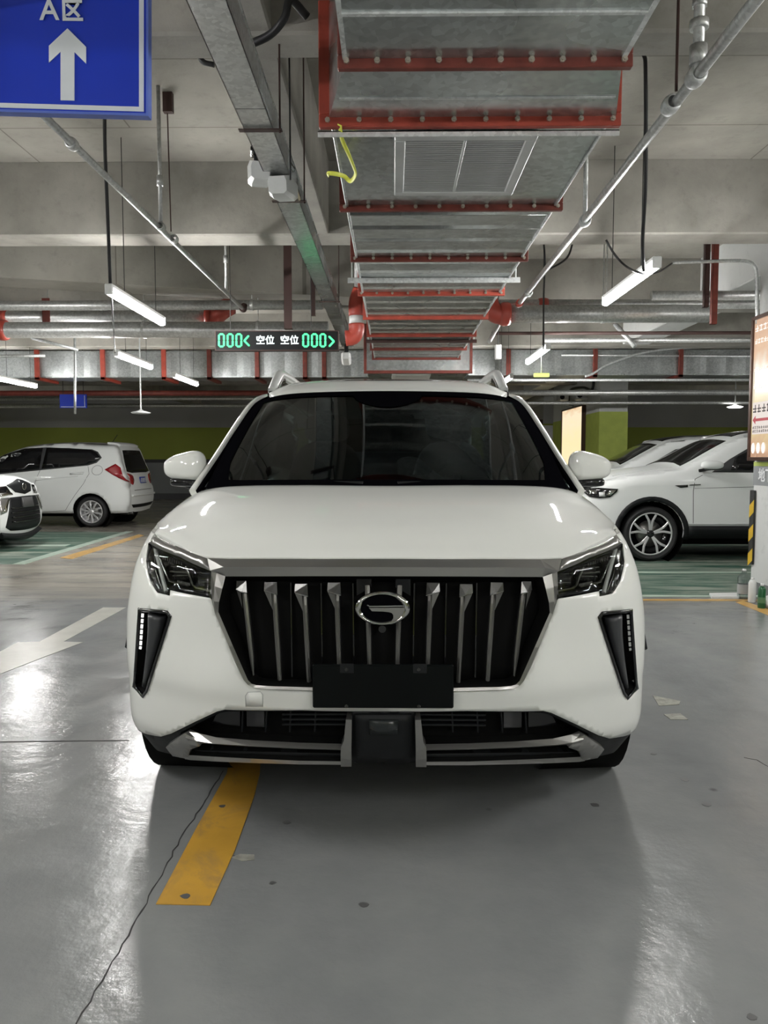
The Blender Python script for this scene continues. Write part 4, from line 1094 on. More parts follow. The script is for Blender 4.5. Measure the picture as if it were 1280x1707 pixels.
def solve(px, py):
    i = np.argmin((_tab[:, 2] - px) ** 2 + (_tab[:, 3] - py) ** 2 + np.where(_tab[:, 0] < -1.1, 1, 0))
    s, z = _tab[i, 0], _tab[i, 1]
    for _ in range(12):
        a, b2 = proj(F(s, z)); e = np.array([px - a, py - b2])
        if np.abs(e).max() < .05: break
        h = 1e-3; as_, bs = proj(F(s + h, z)); az, bz = proj(F(s, z + h))
        J = np.array([[(as_ - a) / h, (az - a) / h], [(bs - b2) / h, (bz - b2) / h]])
        try: d = np.linalg.solve(J, e)
        except Exception: break
        d = np.clip(d, -.05, .05); s += d[0]; z += d[1]
        s = min(0.02, max(-1.3, s)); z = min(1.2, max(.2, z))
    return (s, z)
def N(s, z):
    e = 1e-3; n = (F(s + e, z) - F(s - e, z)).cross(F(s, z + e) - F(s, z - e)); n.normalize()
    return n if n.dot(Fn(s, z)) > 0 else -n
def on(px, py, off=0.0):
    s, z = solve(px, py); return F(s, z) + N(s, z) * off
def outl(P): return [solve(*p) for p in P]
def outd(P, closed=True, st=7):
    Q = list(P) + ([P[0]] if closed else [])
    return [solve(*p) for p in (_dp(Q, st)[:-1] if closed else _dp(Q, st))]
def _dp(pts, st):
    out = []
    for a, b in zip(pts[:-1], pts[1:]):
        k = max(1, int(math.hypot(b[0] - a[0], b[1] - a[1]) / st))
        out += [(a[0] + (b[0] - a[0]) * j / k, a[1] + (b[1] - a[1]) * j / k) for j in range(k)]
    return out + [pts[-1]]
def mo(O): return [(-s, z) for s, z in O][::-1]
def mv(vf):
    V = [Vector((2 * AX - v.x, v.y, v.z)) for v in map(Vector, vf[0])]
    return (V, [tuple(f[::-1]) for f in vf[1]]) + tuple(vf[2:])
car = thing('car', 'large white car facing the viewer in the middle, with a tall barred grille', 'car', (AX, 4.9, 0))
def both(name, vf, mat, parent=car, smooth=True, **k):
    a = mk(name, vf, M[mat] if isinstance(mat, str) else mat, parent, smooth, **k)
    b2 = mk(name, mv(vf), M[mat] if isinstance(mat, str) else mat, parent, smooth, **k)
    return a, b2
def pan(outer, holes=(), step=.03, thick=.006, off=0.0, offfn=None):
    return panel(outer, F, holes, step, thick, off, lambda a, b2: Fn(a, b2), offfn)

AXF = 3.32; AXZ = .365; AR = .43; AXR = AXF + 2.92
def arch(D0, r=AR, z0=AXZ, a0=0, a1=180, n=18):
    return [(s_of_D(D0 - r * math.cos(R(a0 + (a1 - a0) * k / n))), z0 + r * math.sin(R(a0 + (a1 - a0) * k / n))) for k in range(n + 1)]

# outlines measured on the left half
FR_O = [(638, 1153), (519, 1152), (450, 1149), (421, 1146), (404, 1129), (360, 1024), (352, 1000)]
FR_I = [(638, 1144), (519, 1143), (450, 1141), (430, 1139), (416, 1131), (368, 1019), (371, 1000), (379, 962)]
fr_o = outl(FR_O); fr_i = outl(FR_I)
LAMP = [(249, 907), (300, 931), (356, 955), (350, 997), (284, 984), (283, 993), (262, 988), (251, 970), (244, 935)]
lamp = outl(LAMP); lampd = outd(LAMP)
VENT = [(232, 1016), (279, 1020), (285, 1027), (245, 1153), (238, 1162), (223.5, 1144)]
vent = outd(VENT)
LIP = [(221.5, 1217), (245, 1224), (268, 1228), (285, 1223), (362, 1186), (375, 1183), (500, 1184), (638, 1186)]
lip = outl(LIP)
sb = s_of_D(2.945)
# front bumper skin, one piece round the nose with the grille and the vents left open
left = [lip[0]] + lip[1:]
archpts = [p for p in arch(AXF, a0=8, a1=60, n=8) if p[0] < s_of_D(2.945)]
sidepart = [(-s_of_D(2.90), .43)] + [(-a, z) for a, z in archpts] + [(-sb, .80), (-sb, 1.0)]
lamp_low = [lamp[8], lamp[7], lamp[6], lamp[5], lamp[4], lamp[3]]
top_in = outl([(257.5, 889.5), (248, 905)])
O = [top_in[1], top_in[0], (-sb, 1.035)]
O += [(-s_of_D(2.945), .78)] + [(-a, z) for a, z in archpts[::-1]] + [(-s_of_D(2.895), .44)]
O += left                                             # along the lower lip to the centre
rgt = [(-s, z) for s, z in O[:-1]][::-1]
inner = [fr_o[0]] + fr_o[1:]                           # centre -> left, up
O_full = O + rgt + [(-s, z) for s, z in ([lamp[8], lamp[7], lamp[6], lamp[5], lamp[4], lamp[3]])] + [(-s, z) for s, z in fr_o[1:]][::-1] + fr_o + [lamp[3], lamp[4], lamp[5], lamp[6], lamp[7], lamp[8]]
mk('front_bumper', pan(O_full, [vent, mo(vent)], .018, .02), M['paint'], car, True)
# tow-eye cover line
tc_ = [solve(*p) for p in ((410, 1178), (409, 1160), (413, 1154), (434, 1153), (438, 1158), (438, 1178))]
mk('tow_cover', pan(tc_, [], .03, .002, .0006), M['paint'], car, True)
mk('cover_gap', tube([F(s, z) + N(s, z) * .0002 for s, z in tc_], .0011, 5), M['grey_plastic'], car, True)

# fenders, doors, quarter panels along the side; pieces with small gaps
GAP = .006
def sidepan(name, poly, mat='paint', holes=(), off=0, step=.06, thick=.02):
    P = [(s_of_D(d), z) for d, z in poly]
    both(name, pan(P, holes, step, thick, off), mat)
top = lambda d: float(np.interp(d, [2.9, 3.15, 3.5, 7.4], [1.035, 1.07, 1.105, 1.12]))
fa = [(AXF - AR * math.cos(R(t)), AXZ + AR * math.sin(R(t))) for t in np.linspace(31, 172, 18)]
both('front_fender', pan([(sb + GAP, .70)] + [(s_of_D(d), z) for d, z in fa if d > 2.96] + [(s_of_D(3.74), .30), (s_of_D(3.93), .28), (s_of_D(3.93), top(3.93)), (s_of_D(3.5), top(3.5)), (s_of_D(3.15), top(3.15)), (sb + GAP, 1.035)], [], .05, .02), 'paint')
sidepan('front_door', [(3.936, .30), (4.98, .30), (4.98, 1.12), (3.936, 1.108)])
sidepan('rear_door', [(4.986, .30), (5.72, .30), (5.83, .62), (6.02, .78), (6.02, 1.12), (4.986, 1.12)])
ra = [(AXR - AR * math.cos(R(t)), AXZ + AR * math.sin(R(t))) for t in np.linspace(6, 174, 18)]
sidepan('rear_quarter', [(5.76, .30)] + ra + [(6.72, .30), (7.0, .32), (7.0, 1.12), (6.03, 1.12), (6.03, .78), (5.84, .62)])
for nm, c in (('arch_trim', AXF), ('arch_trim', AXR)):
    ring = [F(s_of_D(c - (AR) * math.cos(R(t))), AXZ + AR * math.sin(R(t))) + Vector((.004, 0, 0)) for t in np.linspace(12 if c == AXR else 28, 168, 20)]
    both(nm, sweep(ring, rect(.03, .05, .008), up=(1, 0, 0)), 'black_plastic')
both('sill', sweep([F(s_of_D(3.76), .30), F(s_of_D(4.6), .28), F(s_of_D(5.75), .30)], rect(.05, .14, .02), up=(1, 0, 0)), 'black_plastic')
# tail
sr = s_of_D(7.0)
S_END = float(_ds[-1])
def Ft(s, z):  # wraps the tail: s beyond the end mirrors
    if s <= S_END: return F(s, z)
    p = F(2 * S_END - s, z); return Vector((2 * AX - p.x, p.y, p.z))
mk('tailgate', panel([(sr + .006, .34), (2 * S_END - sr - .006, .34), (2 * S_END - sr - .006, 1.12), (sr + .006, 1.12)], Ft, [], .08, .02, 0, lambda a, b2: Ft(a, b2) - Vector((AX, 5, b2))), M['paint'], car, True)
both('tail_lamp', panel([(sr + .01, .92), (sr + .55, .95), (sr + .55, 1.05), (sr + .01, 1.09)], Ft, [], .06, .02, .02, lambda a, b2: Ft(a, b2) - Vector((AX, 5, b2))), 'tail_red')

# hood
h0 = [solve(*p) for p in ((638, 929.5), (500, 929.5), (345, 927.5), (300, 909), (276, 896.5), (258.5, 887.5))]
row0 = [F(*p) for p in h0]; row0[0].x = AX
def rr(pts): return [Vector((AX - x, y, z)) for x, y, z in pts]
def lip_row(k, d, dz): return [p + Vector((0, d, dz)) if i < 4 else p + Vector((.012 * (i - 3), d * .9, dz)) for i, p in enumerate(row0)]
def FX(D, z):
    p = F(-s_of_D(D), z); return (AX - p.x + .003, D, z)
hc = [row0,
      [row0[0] + Vector((0, .05, .030)), row0[1] + Vector((0, .05, .030)), row0[2] + Vector((0, .05, .028)), row0[3] + Vector((.005, .05, .026)), row0[4] + Vector((.008, .045, .022)), row0[5] + Vector((-.004, .05, .012))],
      rr([(0, 2.66, 1.075), (.3, 2.67, 1.075), (.56, 2.72, 1.072), (.74, 2.86, 1.07), (.84, 2.97, 1.065), FX(3.03, 1.046)]),
      rr([(0, 2.92, 1.132), (.3, 2.925, 1.135), (.56, 2.95, 1.137), (.74, 3.05, 1.125), (.855, 3.14, 1.105), FX(3.18, 1.066)]),
      rr([(0, 3.2, 1.176), (.3, 3.21, 1.178), (.56, 3.25, 1.178), (.74, 3.33, 1.17), (.862, 3.42, 1.143), FX(3.48, 1.094)]),
      rr([(0, 3.30, 1.186), (.3, 3.32, 1.188), (.56, 3.38, 1.186), (.74, 3.46, 1.176), (.866, 3.58, 1.15), FX(3.66, 1.104)])]
def full_rows(rows): return [[Vector((2 * AX - p.x, p.y, p.z)) for p in r[:0:-1]] + list(r) for r in rows]
def gs(rows, nu=6, nv=6): 
    return grid_surf([[tuple(p) for p in r] for r in full_rows(rows)], nu, nv)
def up_faces(vf):
    V, Fc = vf; f = Fc[len(Fc) // 2]
    n = (V[f[1]] - V[f[0]]).cross(V[f[2]] - V[f[0]])
    return (V, Fc) if n.z > 0 else (V, [g[::-1] for g in Fc])
mk('hood', thicken(up_faces(gs(hc)), .012, (0, 0, 1)), M['paint'], car, True)
mk('engine_bay', bx(AX - .78, AX + .78, 2.9, 3.4, .45, .98), M['void'], car)

# cowl and windscreen
ws = [rr([(0, 3.30, 1.178), (.4, 3.325, 1.178), (.65, 3.385, 1.173), (.815, 3.455, 1.165)]),
      rr([(0, 3.58, 1.345), (.4, 3.61, 1.34), (.64, 3.665, 1.33), (.805, 3.745, 1.31)]),
      rr([(0, 3.90, 1.515), (.4, 3.93, 1.51), (.62, 3.975, 1.50), (.77, 4.045, 1.475)]),
      rr([(0, 4.22, 1.668), (.4, 4.24, 1.663), (.60, 4.28, 1.65), (.735, 4.35, 1.620)])]
wv = up_faces(gs(ws, 6, 6))
mk('windscreen', thicken(wv, .004, (0, 0, 1)), M['glass'], car, True)
def strip_between(rows, i0, w): pass
# black printed border of the glass
wf = full_rows(ws)
L_ = [Vector(p) for p in cr([r[0] for r in wf], 8)]; R_ = [Vector(p) for p in cr([r[-1] for r in wf], 8)]
B_ = [Vector(p) for p in cr(wf[0], 6)]; T_ = [Vector(p) for p in cr(wf[-1], 6)]
def border(line, toward, w, lift=.004):
    b2 = [p + (q - p).normalized() * w for p, q in zip(line, toward)]
    return thicken(loft([[p + Vector((0, -lift * .3, lift)) for p in line], [p + Vector((0, -lift * .3, lift)) for p in b2]]), .002, (0, 0, 1))
wg = wv[0]; 
nrow = 6 * 3 + 1; ncol = 6 * 6 + 1
G_ = [[wg[i * ncol + j] for j in range(ncol)] for i in range(nrow)]
def gp(i, j):  # bilinear on the grid
    i = min(max(i, 0), nrow - 1.001); j = min(max(j, 0), ncol - 1.001); a, b2 = int(i), int(j); u, v = i - a, j - b2
    return (G_[a][b2] * (1 - u) + G_[a + 1][b2] * u) * (1 - v) + (G_[a][b2 + 1] * (1 - u) + G_[a + 1][b2 + 1] * u) * v
def gstrip(i0, i1, j0, j1, n=30, m=3):
    L = []
    for a in range(m + 1):
        row = []
        for k in range(n + 1):
            t = k / n
            row.append(gp(i0(t) + (i1(t) - i0(t)) * a / m, j0(t) + (j1(t) - j0(t)) * a / m) + Vector((0, -.003, .003)))
        L.append(row)
    return L
top_i, bot_i = nrow - 1, 0; mj = (ncol - 1)
kb = [gstrip(lambda t: 0, lambda t: 1.1 + 1.0 * (2 * t - 1) ** 6, lambda t: t * mj, lambda t: t * mj),
      gstrip(lambda t: top_i, lambda t: top_i - 1.1, lambda t: t * mj, lambda t: t * mj),
      gstrip(lambda t: t * top_i, lambda t: t * top_i, lambda t: 0, lambda t: 2.6 + 1.6 * max(0, .25 - t) * 4),
      gstrip(lambda t: t * top_i, lambda t: t * top_i, lambda t: mj, lambda t: mj - 2.6 - 1.6 * max(0, .25 - t) * 4),
      gstrip(lambda t: top_i, lambda t: top_i - 4.0 * math.sin(math.pi * t) ** .5, lambda t: mj * (.42 + .16 * t), lambda t: mj * (.42 + .16 * t), 12)]
mk('glass_border', comb(*[loft(k) for k in kb]), M['frit'], car, True)
mk('cowl', sweep([Vector(p) + Vector((0, .02, -.012)) for p in cr([tuple(q) for q in full_rows([hc[5]])[0]][1:-1], 4)], rect(.10, .012)), M['frit'], car)
for sgn, x0, x1 in ((1, .05, .62), (-1, .1, .66)):
    P_ = [Vector((AX + sgn * x0, 3.325, 1.196)), Vector((AX + sgn * (x0 + x1) / 2, 3.38, 1.20)), Vector((AX + sgn * x1, 3.47, 1.20))]
    mk('wiper', sweep(P_, rect(.012, .016, .003)), M['black_plastic'], car)

# A pillar, roof edge
edge = [(.885, 3.50, 1.150), (.850, 3.80, 1.298), (.808, 4.09, 1.462), (.770, 4.38, 1.605), (.745, 4.70, 1.675), (.735, 5.3, 1.71), (.725, 6.2, 1.70), (.715, 6.9, 1.63), (.74, 7.15, 1.45)]
both('roof_side', sweep([Vector((AX - x, y, z)) for x, y, z in cr(edge, 5)], rect(.038, .03, .008), up=(1, 0, .3)), 'paint')
both('pillar_seal', sweep([Vector((AX - x + .022, y, z + .0)) for x, y, z in cr(edge[:5], 5)], rect(.02, .022, .003), up=(1, 0, .3)), 'frit')
rf = [rr([(0, 4.225, 1.674), (.3, 4.235, 1.673), (.52, 4.27, 1.662), (.635, 4.315, 1.647)]),
      rr([(0, 4.30, 1.708), (.3, 4.31, 1.706), (.54, 4.34, 1.693), (.665, 4.40, 1.665)]),
      rr([(0, 4.50, 1.758), (.3, 4.50, 1.756), (.56, 4.52, 1.738), (.705, 4.56, 1.695)]),
      rr([(0, 4.85, 1.790), (.3, 4.85, 1.787), (.58, 4.85, 1.768), (.735, 4.85, 1.705)]),
      rr([(0, 5.7, 1.812), (.3, 5.7, 1.808), (.58, 5.7, 1.785), (.735, 5.7, 1.725)]),
      rr([(0, 6.6, 1.775), (.3, 6.6, 1.772), (.56, 6.6, 1.75), (.72, 6.6, 1.69)]),
      rr([(0, 7.05, 1.715), (.3, 7.05, 1.71), (.55, 7.0, 1.69), (.70, 6.95, 1.64)])]
mk('roof', thicken(up_faces(gs(rf, 6, 5)), .02, (0, 0, 1)), M['paint'], car, True)
mk('sunroof', thicken(up_faces(gs([rr([(0, 4.46, 1.754), (.25, 4.46, 1.753), (.45, 4.48, 1.744)]), rr([(0, 4.85, 1.796), (.25, 4.85, 1.794), (.45, 4.85, 1.785)]), rr([(0, 5.7, 1.818), (.25, 5.7, 1.816), (.45, 5.7, 1.805)])], 4, 6)), .004, (0, 0, 1)), M['black_gloss'], car, True)
rail = [(.675, 4.50, 1.70), (.668, 4.58, 1.755), (.662, 4.67, 1.803), (.66, 4.80, 1.828), (.66, 5.3, 1.842), (.655, 6.2, 1.83), (.65, 6.6, 1.80), (.65, 6.8, 1.73)]
both('roof_rail', sweep([Vector((AX - x, y, z)) for x, y, z in cr(rail, 5)], [(-.026, -.03), (.026, -.03), (.022, .008), (.01, .02), (-.01, .02), (-.022, .008)]), simple('satin_white_rail', (.62, .63, .62), .3, .2, .4))
both('rail_foot', sweep([Vector((AX - x, y, z - .035)) for x, y, z in cr(rail[:4], 4)], rect(.05, .05, .01)), 'black_gloss')
mk('rear_glass', thicken(loft([[Vector((AX + x, 7.08 + (z - 1.7) * -.7 - .1 * (x / .7) ** 2, z)) for x in np.linspace(-.68 - (1.7 - z) * .25, .68 + (1.7 - z) * .25, 9)] for z in np.linspace(1.69, 1.12, 6)]), .005), M['tint'], car, True)
def sidex(D, z): 
    x = float(np.interp(z, [1.08, 1.62, 1.75], [.897, .762, .72])) + .012 * math.sin(min(1, max(0, (z - 1.08) / .54)) * math.pi)
    return Vector((AX - x, D, z))
both('side_glass', panel([(3.68, 1.13), (4.08, 1.43), (4.40, 1.58), (5.4, 1.65), (6.3, 1.63), (6.75, 1.5), (6.95, 1.3), (6.95, 1.13)], sidex, [], .12, .004, 0, Vector((-1, 0, 0))), 'tint')
both('door_pillar', comb(panel([(4.93, 1.12), (5.05, 1.12), (5.03, 1.65), (4.93, 1.64)], sidex, [], .1, .004, .004, Vector((-1, 0, 0))), panel([(6.05, 1.12), (6.15, 1.12), (6.1, 1.64), (6.02, 1.64)], sidex, [], .1, .004, .004, Vector((-1, 0, 0)))), 'black_gloss')

# silver strip between hood and lamps
st = outl([(259, 891), (300, 912.5), (345, 931), (352, 952), (300, 928.5), (249, 904.5)])
both('lamp_brow', pan(st, [], .025, .012, .003), 'satin')
# grille band: three lines, lower edge proud
def line(pxs, off, dens=5):
    pts = [on(*p, off) if not isinstance(off, (list, tuple)) else on(*p, o) for p, o in zip(pxs, off if isinstance(off, (list, tuple)) else [off] * len(pxs))]
    return pts
def sym(pts): 
    pts = [Vector(p) for p in pts]
    return pts + [Vector((2 * AX - p.x, p.y, p.z)) for p in pts[::-1][1:]]
def dens(pts, k=4):
    out = []
    for a, b2 in zip(pts[:-1], pts[1:]):
        for j in range(k): out.append(a.lerp(b2, j / k))
    out.append(pts[-1]); return out
xs0 = (345, 380, 440, 500, 570, 638)
b0 = line([(x, 931.5 if x > 345 else 930) for x in xs0], .0)
b1 = line([(x, y) for x, y in ((352, 952), (378, 949), (440, 949.5), (500, 950), (570, 950), (638, 950))], [.008, .026, .026, .026, .026, .026])
b2_ = line([(x, y) for x, y in ((358, 957), (379, 962), (440, 962), (500, 962), (570, 962), (638, 962))], [.006, .012, .012, .012, .012, .012])
b3 = line([(x, y) for x, y in ((366, 965), (381, 964), (440, 964), (500, 964), (570, 964), (638, 964))], -.05)
for L in (b0, b1, b2_, b3): L[-1].x = AX
mk('grille_band', loft([sym(b0), sym(b1), sym(b2_)]), M['satin'], car, False)
mk('grille_throat', loft([sym(b2_), sym(b3)]), M['void'], car, False)
# grille surround, U shaped
fo = [(352, 953), (351, 975), (353, 1000), (360, 1024), (382, 1077), (404, 1129), (411, 1139), (421, 1146), (450, 1149.5), (519, 1152), (638, 1153)]
fi = [(379, 962), (374, 982), (369, 1003), (368, 1019), (392, 1075), (416, 1131), (422, 1137), (430, 1139.5), (450, 1141), (519, 1143), (638, 1144)]
fm = [((a[0] + b[0]) / 2, (a[1] + b[1]) / 2) for a, b in zip(fo, fi)]
g0, g1, g2, g3 = [line(p, o) for p, o in ((fo, 0.0), (fm, .018), (fi, .014), (fi, -.05))]
for L in (g0, g1, g2, g3): L[-1].x = AX
mk('grille_surround', loft([sym(g0), sym(g1), sym(g2)]), M['satin_dark'], car, False)
mk('grille_throat', loft([sym(g2), sym(g3)]), M['void'], car, False)
bk = [solve(*p) for p in ((372, 958), (362, 1019), (412, 1134), (425, 1144), (519, 1148), (638, 1149))]
bk = [(s, z) for s, z in bk]; bk[-1] = (0, bk[-1][1])
gb = bk + [(-s, z) for s, z in bk[:-1]][::-1]
mk('grille_mesh', pan(gb, [], .05, .004, -.055), M['void'], car, True)
# faint dark ribs of the grille depth
for x in (480, 532, 587):
    both('grille_fin', sweep([on(x, 968, -.045), on(x + 1, 1060, -.045), on(x + 2, 1135, -.045)], rect(.004, .03), up=(0, 1, 0)), 'black_gloss', smooth=False)
BARS = [((403, 971), (420, 1128)), ((454, 973), (464.5, 1136)), ((505, 976), (513.5, 1139)), ((560, 974), (564.5, 1110)), ((612, 975), (615.5, 1110))]
for i, (a, b2) in enumerate(BARS):
    k = 5; P_ = [on(a[0] + (b2[0] - a[0]) * (t ** 1.0), a[1] + (b2[1] - a[1]) * t, -.012) for t in [j / k for j in range(k + 1)]]
    sc = [1, 1, 1, 1, .9, .35 if i == 0 else .85]
    both('grille_bar', sweep(P_, [(-.0085, -.012), (.0085, -.012), (.007, .003), (0, .008), (-.007, .003)], up=(0, -1, 0), scales=sc), 'satin_dark', smooth=False)
    if i < 4:
        x, y = a; w = 22 - (4 if i == 0 else 0)
        if i == 0: x += 0
        q = lambda X, Y_, o: on(X, Y_, o)
        both('grille_wing', comb(extrude([q(x - w + 8, y - 3, -.006), q(x + 7, y - 3, -.002), q(x + 8, y + 17, -.002), q(x - 2, y + 15, .0), q(x - w + 7, y + 11, -.006)], Vector((0, .018, 0)))), 'chrome_dark', smooth=False)
        both('grille_wing', extrude([q(x - w + 8, y + 13, -.006), q(x - 2, y + 17, .0), q(x - 1.5, y + 44, -.012)], Vector((0, .016, 0))), 'satin_dark', smooth=False)
        both('grille_glint', sweep([q(x - w + 8, y + 12, -.004), q(x - 2, y + 16, .004), q(x + 8, y + 18.5, .0)], rect(.003, .003, .001)), 'chrome', smooth=False)
    else:
        both('grille_wing', extrude([on(594, 964, -.012), on(619, 964, -.012), on(619, 978, -.012), on(594, 992, -.012)], Vector((0, .015, 0))), 'black_gloss', smooth=False)

# emblem
eY = F(0, .78).y - .028
def ep(x, y, o=0): 
    q = PY(x, y, eY); q.y -= o; return q
def ell(cx, cy, a, b2, n=48): return [(cx + a * math.cos(2 * math.pi * k / n), cy + b2 * math.sin(2 * math.pi * k / n)) for k in range(n)]
eo = ell(637.5, 1014.3, 45.5, 28); ei = ell(636.5, 1014.3, 35.5, 22.5); em_ = [((a[0] + c[0]) / 2, (a[1] + c[1]) / 2) for a, c in zip(eo, ei)]
lines_ = [[ep(*p, 0) for p in eo], [ep(*p, .004) for p in [(p[0] * .8 + q[0] * .2, p[1] * .8 + q[1] * .2) for p, q in zip(eo, ei)]], [ep(*p, .008) for p in em_], [ep(*p, .004) for p in [(p[0] * .2 + q[0] * .8, p[1] * .2 + q[1] * .8) for p, q in zip(eo, ei)]], [ep(*p, .001) for p in ei]]
emb = mk('emblem', loft([l + [l[0]] for l in lines_]), M['chrome'], car, True)
mk('emblem_back', extrude([ep(*p, -.004) for p in ell(637.5, 1014.3, 44, 27)], (0, .02, 0)), M['frit'], emb)
Gs = [(615, 1013), (640, 1013), (672, 1012.6), (675, 1009), (681, 1014), (680, 1020), (674, 1029), (664, 1036), (652, 1040), (646, 1040), (652, 1036.5), (655.5, 1031), (655.5, 1025), (653, 1021.5), (648, 1020), (638, 1019), (620, 1018.5)]
mk('emblem_stroke', comb(extrude([ep(*p, .004) for p in Gs], (0, .008, 0))), M['satin'], emb)
mk('emblem_edge', sweep([ep(612, 1008.6, .003), ep(616, 1010.4, .005), ep(640, 1010.2, .005), ep(676, 1009.6, .004)], rect(.004, .004, .001), up=(0, -1, 0)), M['chrome'], emb)
# plate bracket
pY = F(0, .55).y - .022
a, b2 = PY(520.5, 1108, pY), PY(756, 1181.5, pY)
pb = mk('plate_bracket', bx(a.x, b2.x, pY, pY + .014, b2.z, a.z, .004), M['black_bracket'], car)
for px in (577.5, 698):
    for py in (1116, 1177): 
        q = PY(px, py, pY); mk('screw', cyl(q, q + Vector((0, -.003, 0)), .006, 8), M['chrome_dark'], pb)
q = PY(578, 1114, pY); 
mk('bracket_tab', bx(q.x - .022, q.x + .022, pY - .002, pY, q.z - .015, q.z + .015, .001), M['black_plastic'], pb)
mk('bracket_tab', bx(2 * AX - q.x - .022, 2 * AX - q.x + .022, pY - .002, pY, q.z - .015, q.z + .015, .001), M['black_plastic'], pb)
# front camera dot under the emblem
mk('nose_camera', cyl(ep(637, 1050, -.03), ep(637, 1050, -.01), .012, 12), M['black_gloss'], car, True)

# headlamps
def on_side(px, py, off): return on(px, py, off)
lampP = lampd
def lampset():
    parts = []
    parts.append(('lamp_housing', tub(lampP, F, .085, lambda a, b: Fn(a, b), .93, -.002, .03), 'void', False))
    parts.append(('lamp_lens', pan(lampP, [], .03, .003, -.001), 'lens', True))
    bez = densify(lampP, .03)
    parts.append(('lamp_bezel', sweep([F(*p) + N(*p) * (-.006) for p in bez], rect(.008, .010), up=(0, -1, 0), closed=True), 'black_gloss', False))
    def stroke(pts, w, off, mat, name='reflector', d=.012):
        parts.append((name, sweep([on(*p, off) for p in pts], rect(w, d, min(w, d) * .3), up=(0, -1, 0)), mat, False))
    stroke([(254, 912), (262, 945), (272, 986)], .013, -.012, 'drl', 'light_guide')
    stroke([(262, 930), (268, 948), (276, 967), (296, 973), (310, 976.5)], .0055, -.018, 'chrome', 'light_guide')
    stroke([(304.5, 942), (311, 958), (316, 974), (322, 979), (350, 985)], .008, -.018, 'chrome', 'light_guide')
    stroke([(250, 925), (254, 955), (264, 983)], .004, -.02, 'chrome_dark')
    stroke([(274, 938.5), (290, 940.5), (302, 941)], .006, -.035, 'chrome')
    stroke([(274, 948.5), (290, 950), (307, 951)], .008, -.03, 'chrome')
    stroke([(276, 957), (290, 955.5), (304, 955)], .005, -.035, 'chrome')
    stroke([(316, 949.5), (328, 950), (340, 950)], .005, -.035, 'chrome')
    stroke([(321, 968), (333, 968), (347, 967)], .005, -.035, 'chrome')
    stroke([(318, 958), (333, 960), (350, 958)], .010, -.05, 'chrome_dark')
    # blocks of the two projector modules
    parts.append(('projector', comb(box(on(289, 948, -.055), (.075, .03, .055), None, .006), box(on(331, 960, -.055), (.065, .03, .045), None, .006)), 'black_gloss', False))
    ribs = []
    for k in range(9): 
        t = k / 8; ribs.append(sweep([on(264 + 31 * t, 924 + 10 * t, -.02), on(264.5 + 31 * t, 928.5 + 9 * t, -.02)], rect(.003, .004)))
    for k in range(9):
        t = k / 8; ribs.append(sweep([on(287 + 20 * t, 966 + 4.5 * t, -.025), on(287.5 + 20 * t, 971 + 5 * t, -.025)], rect(.0035, .004)))
    parts.append(('lamp_ribs', comb(*ribs), 'satin', False))
    parts.append(('lamp_foot', comb(*[box(on(266 + 3.6 * k, 986 + 1.2 * k, -.012), (.007, .006, .006), None, .001) for k in range(5)]), 'chrome', False))
    return parts
lp_ = lampset()
for sd in (0, 1):
    hs = None
    for nm, vf, mt, sm in lp_:
        vf2 = vf if sd == 0 else mv(vf)
        o = mk('headlamp' if nm == 'lamp_housing' else nm, vf2, M[mt], hs if hs else car, sm)
        if nm == 'lamp_housing': hs = o
# side vents
for sd in (0, 1):
    f = (lambda v: v) if sd == 0 else mv
    vo = mk('side_vent', f(tub(vent, F, .075, lambda a, b: Fn(a, b), .82, 0.0, .03)), M['void'], car)
    rim = densify(vent, .03)
    mk('vent_rim', f(sweep([F(*p) + N(*p) * .0 for p in rim], [(-.006, -.02), (.006, -.02), (.007, .002), (.001, .005), (-.005, 0)], up=(0, -1, 0), closed=True)), M['black_gloss'], vo, True)
    bl = [on(253, 1025, -.024), on(249, 1060, -.022), on(242, 1100, -.020), on(233, 1146, -.018)]
    mk('vent_blade', f(tube([Vector(p) for p in cr(bl, 4)], .030, 14, scales=list(np.linspace(1.1, .3, 13)))), M['vent_plastic'], vo, True)
    for k in range(7):
        y0 = 1023 + k * 9.3; x0 = 232.5 - k * .6
        if k < 7: mk('lamp_segment', f(sweep([on(x0, y0, -.012), on(x0 - .5, y0 + (6.5 if k < 6 else 4), -.012)], rect(.008, .004), up=(0, -1, 0))), M['drl'] if sd else M['lamp_lit'], vo)

